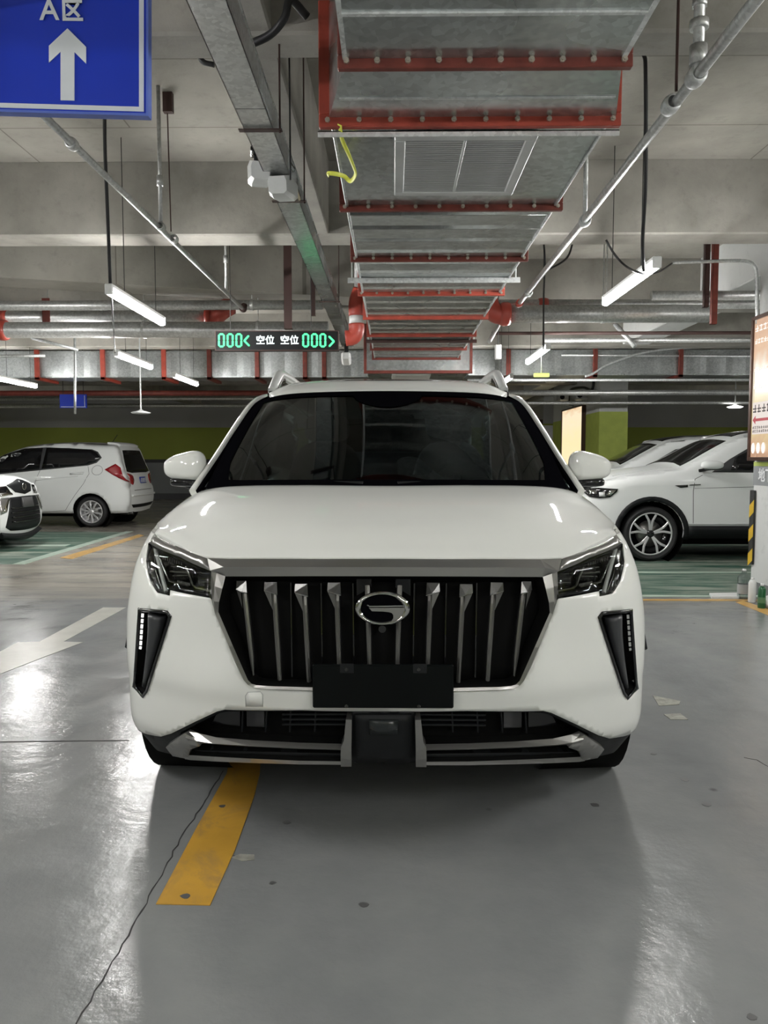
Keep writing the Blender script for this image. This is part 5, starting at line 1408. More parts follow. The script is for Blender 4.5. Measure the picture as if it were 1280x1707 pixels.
# lower bumper
low = lip[:7] + [(0, lip[7][1])]
bot = outl([(240, 1245), (262, 1256), (300, 1263), (400, 1267), (520, 1271), (638, 1273)]); bot[-1] = (0, bot[-1][1])
lo = [(-s_of_D(2.90), .435)] + low + [(-s, z) for s, z in low[:-1]][::-1] + [(s_of_D(2.90), .435)] + [(-s, z) for s, z in bot[:-1]] + bot[::-1]
cut = outd([(300, 1222), (366, 1189), (380, 1186.5), (500, 1187), (586, 1188), (586, 1258), (320, 1252), (300, 1240)])
mk('lower_bumper', pan(lo, [cut, mo(cut)], .03, .02, -.006), M['black_plastic'], car, True)
for sd in (0, 1):
    f = (lambda v: v) if sd == 0 else mv
    it = mk('lower_intake', f(tub(cut, F, .07, lambda a, b: Fn(a, b), .98, -.004, .04)), M['void'], car)
    for k, y in enumerate((1200, 1209, 1218)):
        mk('intake_slat', f(sweep([on(x, y + (x - 585) * -.0, -.05) for x in (465, 520, 583)], rect(.006, .03), up=(0, -1, 0))), M['black_plastic'], it)
    for x in (479, 522, 395, 437):
        mk('intake_slat', f(sweep([on(x, 1190, -.052), on(x - 2, 1230, -.052)], rect(.005, .03), up=(0, -1, 0))), M['black_plastic'], it)
    mk('flap', f(pan(outl([(402, 1193), (433, 1193), (433, 1224), (402, 1222)]), [], .04, .01, -.045)), M['black_gloss'], it)
    mk('flap', f(pan(outl([(350, 1197), (390, 1193), (390, 1222), (340, 1216)]), [], .04, .01, -.045)), M['black_gloss'], it)
    # silver skid trim
    T1 = line([(312, 1219.5), (330, 1222), (360, 1229), (420, 1234), (500, 1238), (573, 1240)], .0)
    T2 = line([(316, 1224), (334, 1229), (360, 1233), (420, 1238), (500, 1242), (572, 1244)], .022)
    T3 = line([(322, 1238), (342, 1236), (365, 1238), (420, 1242), (500, 1245.5), (570, 1247.5)], .010)
    T4 = line([(324, 1240), (344, 1238.5), (367, 1240.5), (420, 1244.5), (500, 1248), (570, 1250)], -.03)
    mk('skid_trim', f(loft([T1, T2, T3])), M['satin'], car, False)
    mk('trim_slot', f(loft([T3, T4])), M['void'], car, False)
    mk('skid_trim', f(comb(panel(outl([(281, 1240), (313, 1219), (328, 1226), (338, 1238), (322, 1243), (318, 1255), (313, 1258), (292, 1254)]), F, [], .02, .03, .016, lambda a, b: Fn(a, b)))), M['satin'], car, True)
    U1 = line([(312, 1251), (320, 1254), (360, 1256.5), (420, 1259.5), (500, 1263), (572, 1264)], [.014, .012, .012, .012, .012, .012])
    U2 = line([(313, 1258), (322, 1259.5), (360, 1261.5), (420, 1264), (500, 1266.5), (572, 1267)], .018)
    U3 = line([(314, 1260), (322, 1261.5), (360, 1263.5), (420, 1266), (500, 1268.5), (572, 1269.5)], 0.0)
    U0 = line([(314, 1249), (320, 1252.5), (360, 1255), (420, 1258), (500, 1261.5), (572, 1263)], -.03)
    mk('skid_trim', f(loft([U1, U2, U3])), M['satin'], car, False)
    mk('trim_slot', f(loft([U0, U1])), M['void'], car, False)
    mk('skid_post', f(panel(outl([(577.5, 1194), (587, 1194), (586.5, 1268.5), (569, 1268.5), (569, 1240), (574, 1230)]), F, [], .03, .05, .022, lambda a, b: Fn(a, b))), M['satin'], car, False)
# centre radar panel
cp = outl([(592, 1190), (638, 1190), (638, 1270), (594, 1270)]); cp[1] = (0, cp[1][1]); cp[2] = (0, cp[2][1])
cpf = [cp[0], (-cp[0][0], cp[0][1]), (-cp[3][0], cp[3][1]), cp[3]]
mk('sensor_panel', pan(cpf, [], .03, .02, .004), M['black_plastic'], car, True)
rp = outl([(615, 1198), (638, 1198), (638, 1222), (616, 1222)])
mk('sensor_cover', pan([rp[0], (-rp[0][0], rp[0][1]), (-rp[3][0], rp[3][1]), rp[3]], [], .03, .01, .012), simple('smoky_panel', (.02, .024, .025), .25), car, True)
# undertray and chassis
mk('undertray', bx(AX - .43, AX + .41, 2.62, 3.0, .262, .285, .004), simple('grey_tray', (.035, .035, .035), .6), car)
mk('chassis', comb(bx(AX - .62, AX + .62, 2.75, 7.1, .26, .42), bx(AX - .86, AX + .86, 3.8, 5.75, .27, .36)), M['void'], car)

# wheels
def wheel(c, outdir, Rt, W, car_, style='ten', treads=True, rimR=None, mat='alloy'):
    """tyre with grooves, rim dish, spokes; c is the centre, outdir +-1 unit axis vector"""
    c = Vector(c); ax = Vector(outdir).normalized(); rimR = rimR or Rt * .72; h = W / 2
    prof = [(-h + .01, rimR), (-h, rimR + .02), (-h - .004, (rimR + Rt) / 2), (-h + .012, Rt - .022), (-h + .035, Rt - .006)]
    if treads:
        g = W - .08; n = 4
        for k in range(n + 1):
            a = -h + .045 + g * k / (n + 1) * 1.0; 
            prof += [(a, Rt - .001), (a + g / (n + 1) - .012, Rt), (a + g / (n + 1) - .010, Rt - .010), (a + g / (n + 1) - .002, Rt - .010)]
    prof += [(h - .035, Rt - .006), (h - .012, Rt - .022), (h + .004, (rimR + Rt) / 2), (h, rimR + .02), (h - .01, rimR)]
    ty = mk('tyre', lathe(prof, c, ax, 48), M['rubber'], car_, False)
    auto_sharp(ty, 40)
    if treads:
        blocks = []
        for k in range(44):
            a = 2 * math.pi * k / 44; u = ax.orthogonal().normalized(); v = ax.cross(u); d = u * math.cos(a) + v * math.sin(a); tdir = ax.cross(d)
            for sx in (-1, 1):
                m3 = Matrix((ax, tdir, d)).transposed()
                blocks.append(box(c + d * (Rt - .004) + ax * sx * (h - .028), (.03, .022, .014), m3, .002))
        mk('tread_blocks', comb(*blocks), M['rubber'], ty, kind='stuff')
    mk('rim', lathe([(h - .012, rimR), (h - .004, rimR + .004), (h - .004, rimR - .012), (h - .02, rimR - .018), (h - .06, rimR - .03), (h - .09, rimR - .032), (h - .10, .02), (h - .10, .001)], c, ax, 40), M[mat] if style != 'dark' else M['black_gloss'], ty, True)
    mk('brake_disc', comb(lathe([(h - .095, .001), (h - .09, rimR * .62), (h - .08, rimR * .62), (h - .08, .001)], c, ax, 28)), M['satin_dark'], ty, True)
    u = ax.orthogonal().normalized(); u = Vector((0, 0, 1)) if abs(ax.z) < .5 else u; v = ax.cross(u)
    def rp_(ang, r, o): return c + (u * math.cos(ang) + v * math.sin(ang)) * r + ax * (h + o)
    if style == 'dark':
        for k in range(5):
            a = 2 * math.pi * k / 5 + .0
            for s in (-1, 1):
                pts = [rp_(a + s * .10, .045, -.03), rp_(a + s * .13, rimR * .55, -.018), rp_(a + s * .16, rimR * .66, -.016), rp_(a + s * .27, rimR * .97, -.016)]
                mk('spoke', sweep(pts, rect(.028, .014, .004), up=ax), M[mat], ty)
        mk('rim_ring', lathe([(h - .012, rimR), (h - .002, rimR + .002), (h - .004, rimR - .016), (h - .02, rimR - .016)], c, ax, 40), M[mat], ty, True)
    elif style == 'hatch':
        for k in range(10):
            a = 2 * math.pi * k / 10
            pts = [rp_(a, .04, -.02), rp_(a + .10, rimR * .5, -.012), rp_(a + .12, rimR * .75, -.014), rp_(a + .04, rimR * .96, -.02)]
            mk('spoke', sweep(pts, rect(.032, .014, .005), up=ax, scales=[.7, 1, 1.1, .9]), M[mat], ty)
    else:
        for k in range(10):
            a = 2 * math.pi * k / 10
            mk('spoke', sweep([rp_(a, .04, -.02), rp_(a, rimR * .96, -.015)], rect(.022, .014, .004), up=ax), M[mat], ty)
    mk('hub_cap', lathe([(h - .04, .05), (h - .012, .045), (h - .006, .02), (h - .006, .001)], c, ax, 20), M['black_gloss'] if style == 'dark' else M[mat], ty, True)
    return ty
WR = .366
for sx in (-1, 1):
    wheel((AX + sx * .825, AXF, WR), (sx, 0, 0), WR, .24, car)
    wheel((AX + sx * .825, AXR, WR), (sx, 0, 0), WR, .24, car)
both('wheel_liner', lathe([(-.02, .40), (.30, .41)], (AX - .64 - .30, AXF, AXZ + .01), (1, 0, 0), 36), 'void', smooth=True)
both('wheel_liner', lathe([(-.0, .40), (.30, .41)], (AX - .64 - .30, AXR, AXZ + .01), (1, 0, 0), 36), 'void', smooth=True)

# door mirrors
def superell(c, a, b2, h, e, deform, nu=24, nv=14):
    V = []; Fc = []
    def pw(x, p): return math.copysign(abs(x) ** p, x)
    for i in range(nv + 1):
        ph = -math.pi / 2 + math.pi * i / nv
        for k in range(nu):
            th = 2 * math.pi * k / nu
            x = pw(math.cos(ph), e) * pw(math.cos(th), e); y = pw(math.cos(ph), e) * pw(math.sin(th), e); z = pw(math.sin(ph), e)
            x, y, z = deform(x, y, z)
            V.append(Vector(c) + Vector((x * a, y * b2, z * h)))
    for i in range(nv):
        for k in range(nu): Fc.append((i * nu + k, i * nu + (k + 1) % nu, (i + 1) * nu + (k + 1) % nu, (i + 1) * nu + k))
    return V, Fc
def md(x, y, z):   # x -1 is the outer tip
    t = (x + 1) / 2
    if z > 0: z *= .30 + .70 * min(1, t * 1.25) ** .55
    else: z *= .62 + .38 * t
    return x - .04 * z, y * (1.0 if y < 0 else .5), z
mir = None
mc = Vector((AX - .978, 3.74, 1.262))
both('mirror_shell', superell(mc, .097, .10, .083, .55, md), 'paint')
both('mirror_base', superell(mc + Vector((.010, .0, -.072)), .080, .09, .024, .6, lambda x, y, z: (x, y * (1 if y < 0 else .6), z)), 'black_gloss')
both('mirror_arm', sweep([mc + Vector((-.01, .0, -.075)), mc + Vector((.04, .0, -.095)), mc + Vector((.105, -.01, -.135))], rect(.07, .05, .012), up=(0, 0, 1), scales=[.9, .8, 1.1]), 'black_gloss')
both('mirror_indicator', sweep([mc + Vector((-.101, -.015, .0)), mc + Vector((-.088, -.062, -.008)), mc + Vector((-.060, -.089, -.014))], rect(.006, .014, .002)), 'drl')
both('mirror_glass', bx(mc.x - .08, mc.x + .08, mc.y + .045, mc.y + .049, mc.z - .055, mc.z + .055, .001), 'chrome', smooth=False)

# cabin
mk('dashboard', sweep([(AX - .70, 3.72, 1.09), (AX - .3, 3.66, 1.115), (AX + .05, 3.64, 1.12), (AX + .4, 3.66, 1.13), (AX + .70, 3.72, 1.09)], [(-.22, -.18), (.25, -.18), (.22, .0), (.1, .03), (-.22, .025)], up=(0, 0, 1)), M['cabin'], car, True)
mk('screen', box((AX + .04, 3.80, 1.175), (.34, .014, .10), Matrix.Rotation(R(-12), 3, 'X'), .004), M['black_gloss'], car)
sw = []
tilt = Matrix.Rotation(R(-25), 3, 'X'); wc = Vector((AX + .40, 3.98, 1.13))
ringp = [wc + tilt @ Vector((.19 * math.cos(a), 0, .185 * math.sin(a))) for a in np.linspace(0, 2 * math.pi, 33)]
mk('steering_wheel', comb(tube(ringp, .016, 8), box(wc, (.14, .05, .11), tilt, .02), box(wc + tilt @ Vector((-.11, 0, 0)), (.12, .02, .03), tilt), box(wc + tilt @ Vector((.11, 0, 0)), (.12, .02, .03), tilt), box(wc + tilt @ Vector((0, 0, -.1)), (.03, .02, .12), tilt)), M['leather'], car, True)
for sx in (-1, 1):
    cx = AX + sx * .38
    back = superell((cx, 4.68, 1.05), .25, .09, .36, .55, lambda x, y, z: (x * (1 - .18 * max(0, z)), y + z * 1.0, z))
    st_ = mk('seat', comb(back, superell((cx, 4.42, .70), .26, .3, .1, .6, lambda x, y, z: (x, y, z))), M['leather'], car, True)
    mk('headrest', superell((cx, 4.80, 1.49), .14, .06, .085, .6, lambda x, y, z: (x, y, z)), M['leather'], st_, True)
    mk('seat_piping', comb(*[sweep([(cx + k * .19, 4.53, .80), (cx + k * .18, 4.60, 1.05), (cx + k * .13, 4.68, 1.30)], rect(.006, .006)) for k in (-1, 1)]), M['satin_dark'], st_)
mk('rear_seat', superell((AX, 5.75, 1.0), .62, .12, .36, .4, lambda x, y, z: (x, y + z, z)), M['leather'], car, True)
mk('inner_mirror', box((AX + .02, 4.02, 1.50), (.24, .03, .07), None, .012), M['black_gloss'], car)
mk('rain_sensor', box((AX, 4.10, 1.575), (.14, .1, .06), Matrix.Rotation(R(28), 3, 'X'), .01), M['black_gloss'], car)
both('inner_pillar', sweep([Vector((AX - .80, 3.62, 1.19)), Vector((AX - .76, 3.86, 1.32)), Vector((AX - .73, 4.12, 1.45)), Vector((AX - .69, 4.40, 1.59))], rect(.05, .05, .012)), 'cabin', smooth=False)
both('inner_pillar', sweep([Vector((AX - .86, 4.98, 1.05)), Vector((AX - .72, 5.02, 1.66))], rect(.05, .10, .012)), 'cabin', smooth=False)
mk('headliner', bx(AX - .62, AX + .62, 4.5, 6.8, 1.655, 1.675, .004), M['cabin'], car)
# ------------------------------------------------------------------ generic side-on cars
class SideCar:
    def __init__(s, name, label, nose, direction, prof, hw, belt, wheels, wr, arch_r, sill=.28, tumble=.30, mat='paint2', archz=None, crown=.05, endR=.45, endD=.16):
        """prof: silhouette over the top from the front sill to the rear sill, (l, z); direction +1: length runs to +X"""
        s.nose = Vector(nose); s.d = direction; s.hw = hw; s.belt = belt; s.tum = tumble; s.mat = mat; s.sill = sill; s.crown = crown; s.endR = endR; s.endD = endD
        s.prof = [tuple(p) for p in cr(prof, 4)]; P = np.array(s.prof); s.P = P
        s.L = P[:, 0].max()
        s.k = np.r_[0, np.cumsum(np.hypot(*np.diff(P, axis=0).T))]
        it = np.argmax(P[:, 1]); s.it = it
        s.root = thing('car', label, 'car', (s.nose.x + s.d * s.L / 2, s.nose.y, 0))
        s.wheels = wheels; s.wr = wr; s.ar = arch_r
        s.side = 1
        s.build()
    def w(s, l, w_, z):  # local -> world; w_ negative is the near side
        return Vector((s.nose.x + s.d * l, s.nose.y + w_, z))
    def lf(s, z):
        P = s.P[:s.it + 1]; o = np.argsort(P[:, 1]); return float(np.interp(z, P[o, 1], P[o, 0]))
    def lr(s, z):
        P = s.P[s.it:]; o = np.argsort(P[:, 1]); return float(np.interp(z, P[o, 1], P[o, 0]))
    def top(s, l):
        o = np.argsort(s.P[:, 0]); P = s.P; 
        up = P[(P[:, 1] > .75)]; o = np.argsort(up[:, 0]); return float(np.interp(l, up[o, 0], up[o, 1]))
    def W(s, l, z):
        tum = 0 if z < s.belt else (z - s.belt) * s.tum
        low = .10 * max(0, (.5 - z) / .25) ** 2 * .6
        sh = .018 * math.exp(-((z - s.belt + .06) / .05) ** 2)          # shoulder swell
        wt = 1.0 if z < s.belt else .35
        de = min(l - s.lf(z), s.lr(z) - l); f = min(1, max(0, de) / s.endR)
        e = s.endD * (1 - math.sqrt(max(0, 1 - (1 - f) ** 2))) * wt
        dt = s.top(l) - z; g = min(1, max(0, dt) / .09)
        t = .07 * (1 - math.sqrt(max(0, 1 - (1 - g) ** 2)))
        return s.hw - tum - low + sh * .6 - e - t
    def S(s, sgn):
        return lambda l, z: s.w(l, sgn * s.W(l, z), z)
    def strip(s, k, x):
        """k along the silhouette, x in -1..1 across"""
        l = float(np.interp(k, s.k, s.P[:, 0])); z = float(np.interp(k, s.k, s.P[:, 1]))
        l2 = float(np.interp(k + .03, s.k, s.P[:, 0])); z2 = float(np.interp(k + .03, s.k, s.P[:, 1]))
        l1 = float(np.interp(k - .03, s.k, s.P[:, 0])); z1 = float(np.interp(k - .03, s.k, s.P[:, 1]))
        n = Vector((-(z2 - z1), (l2 - l1))); n = n / (n.length or 1)
        cr_ = s.crown * (1 - x * x)
        if z < s.belt: cr_ *= 1.8
        return s.w(l + n.x * cr_, x * s.W(l, z), z + n.y * cr_)
    def k_at(s, l=None, z=None, rear=True):
        if l is not None:
            i = np.argsort(s.P[:, 0]); up = [j for j in i if s.P[j, 1] > .75]; return float(np.interp(l, s.P[up, 0], s.k[up]))
        if rear: P = s.P[s.it:]; K = s.k[s.it:]; o = np.argsort(P[:, 1]); return float(np.interp(z, P[o, 1], K[o]))
        P = s.P[:s.it + 1]; K = s.k[:s.it + 1]; o = np.argsort(P[:, 1]); return float(np.interp(z, P[o, 1], K[o]))
    def build(s):
        sil = s.prof + []
        base = []
        x0, x1 = sil[0][0], sil[-1][0]
        bottom = [(x1, s.sill)]
        for c in sorted(s.wheels, reverse=True):
            h = s.sill - s.wr; a0 = math.asin(max(-1, min(1, h / s.ar)))
            bottom += [(c + s.ar * math.cos(a), s.wr + s.ar * math.sin(a)) for a in np.linspace(a0, math.pi - a0, 15)]
        bottom += [(x0, s.sill)]
        poly = sil + bottom
        parts = []
        for sg in (-1, 1):
            parts.append(panel(poly, s.S(sg), [], .06, .02, 0, Vector((0, sg, 0))))
        rows = [[s.strip(k, x) for x in np.linspace(-1, 1, 13)] for k in s.k]
        parts.append(loft(rows))
        s.body = mk('body', comb(*parts), M[s.mat], s.root, True)
        mk('underbody', bx(*sorted((s.nose.x + s.d * .35, s.nose.x + s.d * (s.L - .35))), s.nose.y - s.hw * .72, s.nose.y + s.hw * .72, .2, .45), M['void'], s.root)
        mk('cabin_floor', bx(*sorted((s.nose.x + s.d * 1.2, s.nose.x + s.d * (s.L - .4))), s.nose.y - s.hw + .14, s.nose.y + s.hw - .14, .40, s.belt - .12), M['void'], s.root)
        for c in s.wheels:
            for sg in (-1, 1):
                # wheel well
                mk('wheel_liner', lathe([(0, s.ar + .01), (.26, s.ar + .01), (.26, .02)], s.w(c, sg * (s.hw - .03), s.wr), (0, -sg, 0), 28), M['void'], s.root, True)
    def near(s, name, poly, mat, off=.004, thick=.006, holes=(), step=.06, parent=None, smooth=True, sides=(-1,), label=None):
        for sg in sides:
            o = mk(name, panel(poly, s.S(sg), list(holes), step, thick, off, Vector((0, sg, 0))), M[mat] if isinstance(mat, str) else mat, parent or s.root, smooth, label=label)
        return o
    def over(s, name, poly, mat, off=.004, thick=.006, step=.06, parent=None, up=True, holes=()):
        c = s.w(s.L / 2, 0, .6)
        return mk(name, panel(poly, s.strip, list(holes), step, thick, off, lambda a, b: s.strip(a, b) - c), M[mat] if isinstance(mat, str) else mat, parent or s.root, True)
    def seam(s, pts, r=.0035, sg=-1):
        S_ = s.S(sg)
        mk('door_seam', sweep([S_(*p) + Vector((0, sg * .0005, 0)) for p in densify(pts + [pts[-1]], .06)[:-1]] if False else [S_(*p) for p in _dl(pts, .06)], rect(.006, .003), up=(0, sg, 0)), M['cabin'], s.root)
def _dl(pts, st):
    out = []
    for a, b2 in zip(pts[:-1], pts[1:]):
        k = max(1, int(math.hypot(b2[0] - a[0], b2[1] - a[1]) / st))
        out += [(a[0] + (b2[0] - a[0]) * j / k, a[1] + (b2[1] - a[1]) * j / k) for j in range(k)]
    return out + [pts[-1]]

# ---- white hatchback on the left, tail towards the aisle
HY = 14.5; hcx = HY + .85; HN = PY(211, 800, HY).x + .02 - 4.05
def hl(px, py): 
    q = PY(px, py, HY); return (q.x - HN, q.z)
hat = SideCar('car', 'white hatchback seen from its side and tail, behind the green bay on the left', (HN, hcx, 0), 1,
    [(.05, .28), (0, .45), (.02, .62), (.10, .78), (.35, .92), (.75, 1.03), (1.02, 1.10), (1.45, 1.32), (1.95, 1.52), (2.45, 1.60), (3.1, 1.615), (3.6, 1.585), (3.80, 1.535), (3.90, 1.25), (3.99, 1.0), (4.03, .80), (4.06, .60), (4.04, .42), (3.98, .28)],
    .85, .98, [.80, 3.33], .30, .355, sill=.27, tumble=.27, crown=.02)
hat.near('window', [hl(*p) for p in ((-25, 773), (0, 759), (35, 748.5), (66, 746.5), (64, 782), (-5, 789))], 'black_gloss', step=.1)
hat.near('window', [hl(*p) for p in ((72, 746.5), (110, 746.8), (147, 750), (157, 754.5), (164, 763), (157, 770), (143, 774.5), (68, 781.5))], 'black_gloss', step=.1)
hat.near('window_frame', [hl(*p) for p in ((-45, 784), (0, 758), (35, 747.5), (72, 745.5), (149, 749), (159, 753), (166.5, 763), (159, 771.5), (145, 776), (0, 790.5), (-30, 792))], 'cabin', off=.002, step=.1)
hat.seam([hl(66, 783), hl(58, 806), hl(56, 830), hl(60, 856)])
hat.seam([hl(145, 777), hl(148, 790), hl(140, 805), hl(125, 825), hl(108, 851), hl(60, 855)])
hat.seam([hl(8, 862), hl(60, 856)]) if False else None
fl = [hl(161 + 9 * math.cos(a), 784 + 8 * math.sin(a)) for a in np.linspace(0, 2 * math.pi, 16)]
hat.seam(fl)
hat.near('door_handle', [hl(118, 789), hl(139, 787), (hl(139, 790.5)), hl(118, 791.5)], 'paint2', off=.03, thick=.02, step=.05)
hat.near('side_crease', [hl(60, 800), hl(130, 793), hl(130, 794), hl(60, 801)], 'paint2', off=.012, thick=.01, step=.05)
tl = [hl(*p) for p in ((173.5, 783), (190, 773.5), (199, 780), (205, 797), (211, 804), (196, 797))]
hat.near('tail_lamp', tl, 'tail_red', off=.014, thick=.02, step=.04)
def hk(z): return hat.k_at(z=z)
hat.over('rear_glass', [(hk(1.47), -.86), (hk(1.47), .86), (hk(1.06), .95), (hk(1.03), .6), (hk(1.03), -.6), (hk(1.06), -.95)], 'black_gloss', step=.1)
hat.over('tail_lamp', [(hk(1.03), -.99), (hk(1.0), -.74), (hk(.88), -.72), (hk(.80), -.86), (hk(.83), -.99)], 'tail_red', off=.012, thick=.02)
hat.over('tail_lamp', [(hk(1.03), .99), (hk(1.0), .74), (hk(.88), .72), (hk(.80), .86), (hk(.83), .99)], 'tail_red', off=.012, thick=.02)
pk0, pk1 = hk(.94), hk(.82)
hp = hat.over('number_plate', [(pk0, -.27), (pk0, .27), (pk1, .27), (pk1, -.27)], 'plate_blue', off=.02, thick=.01)
q0 = hat.strip((pk0 + pk1) / 2, 0) + Vector((.034, 0, 0))
mk('plate_characters', comb(*[bx(q0.x - .002, q0.x + .002, q0.y - .19 + k * .058, q0.y - .155 + k * .058, q0.z + dz, q0.z + dz + .014) for k in range(7) for dz in (-.04, -.005, .028)], *[bx(q0.x - .002, q0.x + .002, q0.y - .19 + k * .058 + .010 * (k % 3), q0.y - .18 + k * .058 + .010 * (k % 3), q0.z - .04, q0.z + .042) for k in range(7)]), M['white_print'], hp, kind='stuff')
hat.over('tailgate_line', [(hk(.70), -.75), (hk(.70), .75), (hk(.69), .75), (hk(.69), -.75)], 'cabin', off=.002)
hat.over('rear_diffuser', [(hk(.43), -.95), (hk(.43), .95), (hk(.37), .8), (hk(.37), -.8)], 'black_plastic', off=.006)
hat.over('bumper_lip', [(hk(.62), -.97), (hk(.62), .97), (hk(.585), .97), (hk(.585), -.97)], 'paint2', off=.03, thick=.03)
ks = hat.k_at(l=3.55)
hat.over('roof_spoiler', [(ks, -.88), (ks, .88), (hat.k_at(l=3.79), .9), (hat.k_at(l=3.79), -.9)], 'paint2', off=.035, thick=.035)
sp_ = hat.strip(hat.k_at(l=3.79), 0)
q = hat.strip(hat.k_at(l=3.45), 0)
mk('antenna', cyl(q, q + Vector((.12, 0, .17)), .006, 6), M['cable'], hat.root)
mk('exhaust_tip', cyl((HN + 3.75, hcx - .45, .25), (HN + 4.02, hcx - .45, .25), .03, 10), M['chrome_dark'], hat.root, True)
for c in hat.wheels:
    for sg in (-1, 1): wheel(hat.w(c, sg * (.85 - .105), .30), (0, sg, 0), .30, .18, hat.root, 'hatch', False, .215)

# ---- white crossover on the right, nose towards the aisle
SYP = 9.72; scy = SYP + .91; SN = 2.40
def sl(px, py):
    q = PY(px, py, SYP); return (q.x - SN, q.z)
def crossover(nose, label, full=True):
    s = SideCar('car', label, nose, 1,
        [(.05, .30), (0, .45), (.0, .62), (.04, .82), (.14, .95), (.40, 1.05), (.85, 1.13), (1.22, 1.18), (1.40, 1.25), (1.72, 1.42), (2.0, 1.555), (2.3, 1.63), (2.9, 1.66), (3.6, 1.63), (3.95, 1.56), (4.15, 1.25), (4.28, 1.02), (4.32, .8), (4.34, .6), (4.30, .42), (4.24, .30)],
        .91, 1.06, [.87, 3.50], .355, .415, sill=.30, tumble=.32, crown=.045)
    k = lambda l: s.k_at(l=l)
    s.over('windscreen', [(k(1.30), -.90), (k(1.34), -.5), (k(1.34), .5), (k(1.30), .90), (k(1.93), .88), (k(1.93), -.88)], 'black_gloss', step=.08)
    s.over('roof_panel', [(k(2.05), -.72), (k(2.05), .72), (k(3.3), .72), (k(3.3), -.72)], 'black_gloss', step=.1)
    s.over('bonnet_line', [(k(.45), -.80), (k(1.22), -.86), (k(1.22), -.85), (k(.45), -.79)], 'paint2', off=.008)
    # window band, mirrored on the far side
    win = [(1.62, 1.135), (1.86, 1.30), (2.14, 1.455), (2.45, 1.515), (3.3, 1.51), (3.75, 1.42), (3.95, 1.24), (3.6, 1.165), (2.5, 1.13)]
    s.near('window_frame', win, 'cabin', off=.004, step=.1, sides=(-1, 1))
    s.near('window', [(1.86, 1.16), (1.93, 1.32), (2.18, 1.435), (2.42, 1.485), (2.66, 1.49), (2.70, 1.155)], 'black_gloss', off=.008, step=.1, sides=(-1, 1))
    s.near('window', [(2.76, 1.16), (2.74, 1.49), (3.3, 1.48), (3.68, 1.40), (3.72, 1.20)], 'black_gloss', off=.008, step=.1, sides=(-1, 1))
    s.near('roof_rail', [(2.1, 1.575), (2.35, 1.612), (3.5, 1.61), (3.7, 1.57), (3.7, 1.59), (3.5, 1.63), (2.35, 1.632), (2.1, 1.59)], 'alloy', off=.035, thick=.03, step=.1, sides=(-1, 1))
    for c in s.wheels:
        for sg in (-1, 1):
            ring = [(c + (s.ar + dr) * math.cos(a), s.wr + (s.ar + dr) * math.sin(a)) for dr, A in ((0, np.linspace(-.15, math.pi + .15, 22)), (.062, np.linspace(math.pi + .15, -.15, 22))) for a in A]
            s.near('arch_trim', ring, 'black_plastic', off=.012, thick=.02, step=.06, sides=(sg,))
            wheel(s.w(c, sg * (.91 - .115), .355), (0, sg, 0), .355, .21, s.root, 'dark', False, .272)
    s.near('sill_trim', [(1.34, .30), (3.03, .30), (3.03, .46), (1.34, .46)], 'black_plastic', off=.012, thick=.02, step=.1, sides=(-1, 1))
    s.near('sill_line', [(1.34, .475), (3.03, .475), (3.03, .49), (1.34, .485)], 'alloy', off=.014, thick=.01, step=.1, sides=(-1, 1))
    return s
suv = crossover((SN, scy, 0), 'white crossover with black arch trim, nose in behind the big car on the right')
suv.seam([(1.395, .49), (1.385, .9), (1.40, 1.05), (1.50, 1.10)])
suv.seam([(2.72, .49), (2.72, 1.12)])
suv.seam([(1.40, .935), (2.72, .965)], sg=-1)
suv.near('fender_badge', [sl(1124, 809), sl(1146, 808), sl(1146, 812), sl(1134, 813)], 'chrome_dark', off=.008, step=.05)
suv.near('fender_badge', [sl(1148, 807.5), sl(1167, 807), sl(1167, 808.5), sl(1148, 809.5)], 'chrome_dark', off=.008, step=.05)
suv.near('headlamp', [sl(*p) for p in ((976, 817), (1000, 814), (1030, 815), (1028, 820), (1017, 829), (1000, 831), (985, 829))], 'black_gloss', off=.012, thick=.03, step=.05)
suv.near('lamp_reflector', [sl(*p) for p in ((1018, 816.5), (1027, 817), (1018, 826), (1012, 825))], 'chrome', off=.016, thick=.01, step=.05)
suv.near('lamp_reflector', [sl(*p) for p in ((1000, 821), (1009, 821), (1009, 828), (1000, 828))], 'drl', off=.016, thick=.01, step=.05)
suv.near('lamp_reflector', [sl(*p) for p in ((985, 819), (997, 819), (997, 824), (985, 824))], 'chrome', off=.016, thick=.01, step=.05)
mcn = PY(1187, 775, SYP - .12)
mk('mirror_shell', superell(mcn, .135, .09, .068, .75, lambda x, y, z: (x, y, z * (.55 + .45 * (1 - x) / 2 + .15 * x) if z > 0 else z * .8)), M['paint2'], suv.root, True)
mk('mirror_base', superell(mcn + Vector((.02, .02, -.048)), .11, .06, .02, .7, lambda x, y, z: (x, y, z)), M['black_gloss'], suv.root, True)
mk('mirror_arm', sweep([mcn + Vector((-.02, .02, -.05)), mcn + Vector((-.10, .12, -.075))], rect(.07, .04, .01)), M['black_gloss'], suv.root)
mk('driver_seat', superell((SN + 2.25, scy - .35, 1.05), .1, .24, .3, .6, lambda x, y, z: (x + z * .5, y, z)), M['leather'], suv.root, True)
suv2 = crossover((SN - .02, scy + 2.55, 0), 'white crossover parked behind the other one on the right, mostly hidden')

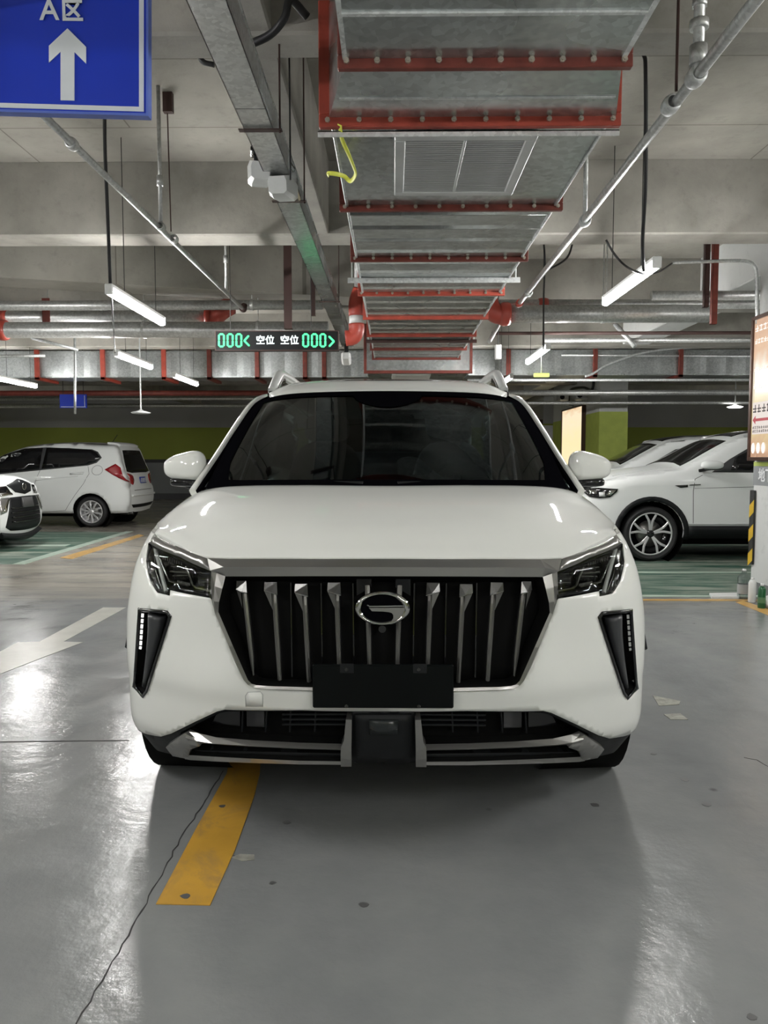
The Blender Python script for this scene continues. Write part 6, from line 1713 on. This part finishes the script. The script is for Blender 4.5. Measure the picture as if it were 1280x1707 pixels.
# ---- white car at the left edge, nose towards the aisle
EY = 10.4; ecy = 11.3; EN = -5.50
ed_ = SideCar('car', 'white car at the left edge with a dark toothed grille, nose only', (EN, ecy, 0), -1,
    [(.12, .20), (.02, .30), (0, .5), (.03, .72), (.08, .88), (.16, .955), (.5, 1.03), (1.05, 1.10), (1.3, 1.18), (1.9, 1.42), (2.4, 1.50), (3.1, 1.49), (3.7, 1.36), (4.2, 1.12), (4.5, 1.05), (4.62, .9), (4.65, .6), (4.6, .35), (4.5, .22)],
    .92, .98, [.95, 3.65], .335, .385, sill=.22, tumble=.33, crown=.05, endR=.6, endD=.28)
def ek(z): return ed_.k_at(z=z, rear=False)
g1_ = ed_.over('grille', [(ek(.90), -.62), (ek(.935), .0), (ek(.90), .62), (ek(.80), .42), (ek(.765), 0), (ek(.80), -.42)], 'black_plastic', off=.008)
mk('badge_ring', tube([ed_.strip(ek(.86), 0) + Vector((.03, .055 * math.cos(a), .045 * math.sin(a))) for a in np.linspace(0, 2 * math.pi, 17)], .009, 6), M['chrome'], ed_.root, True)
ed_.over('lower_grille', [(ek(.74), -.62), (ek(.74), .62), (ek(.34), .86), (ek(.30), .7), (ek(.30), -.7), (ek(.34), -.86)], 'black_plastic', off=.006, step=.08)
for z in (.40, .46, .52, .58):
    ed_.over('grille_slat', [(ek(z), -.66), (ek(z), .66), (ek(z + .018), .66), (ek(z + .018), -.66)], 'black_gloss', off=.022, thick=.02, step=.1)
ed_.over('plate_bracket', [(ek(.72), -.26), (ek(.72), .26), (ek(.585), .26), (ek(.585), -.26)], simple('graphite', (.06, .06, .06), .5), off=.03, thick=.02)
for sg in (-1, 1):
    ed_.over('headlamp', [(ek(.89), sg * .66), (ek(.90), sg * .99), (ek(.82), sg * .99), (ek(.80), sg * .60)], 'black_gloss', off=.012)
    ed_.over('lamp_strip', [(ek(.80), sg * .58), (ek(.815), sg * .75), (ek(.80), sg * .99), (ek(.765), sg * .99), (ek(.775), sg * .7), (ek(.77), sg * .56)], 'chrome', off=.02)
    ed_.over('fog_recess', [(ek(.74), sg * .64), (ek(.75), sg * .99), (ek(.52), sg * .99), (ek(.55), sg * .80)], 'satin', off=.01)
    ed_.over('fang_trim', [(ek(.72), sg * .66), (ek(.72), sg * .72), (ek(.55), sg * .95), (ek(.55), sg * .88)], 'chrome', off=.02)
ed_.over('front_splitter', [(ek(.27), -.97), (ek(.27), .97), (ek(.235), .97), (ek(.235), -.97)], 'black_plastic', off=.07, thick=.08)
k = lambda l: ed_.k_at(l=l)
ed_.over('windscreen', [(k(1.2), -.9), (k(1.2), .9), (k(1.98), .88), (k(1.98), -.88)], 'black_gloss', step=.1)
ed_.near('window', [(1.75, 1.05), (2.1, 1.30), (2.5, 1.40), (3.2, 1.39), (3.75, 1.2), (3.9, 1.08)], 'black_gloss', step=.1, sides=(-1, 1))
for c in ed_.wheels:
    for sg in (-1, 1): wheel(ed_.w(c, sg * (.92 - .115), .335), (0, sg, 0), .335, .2, ed_.root, 'ten', False, .24)
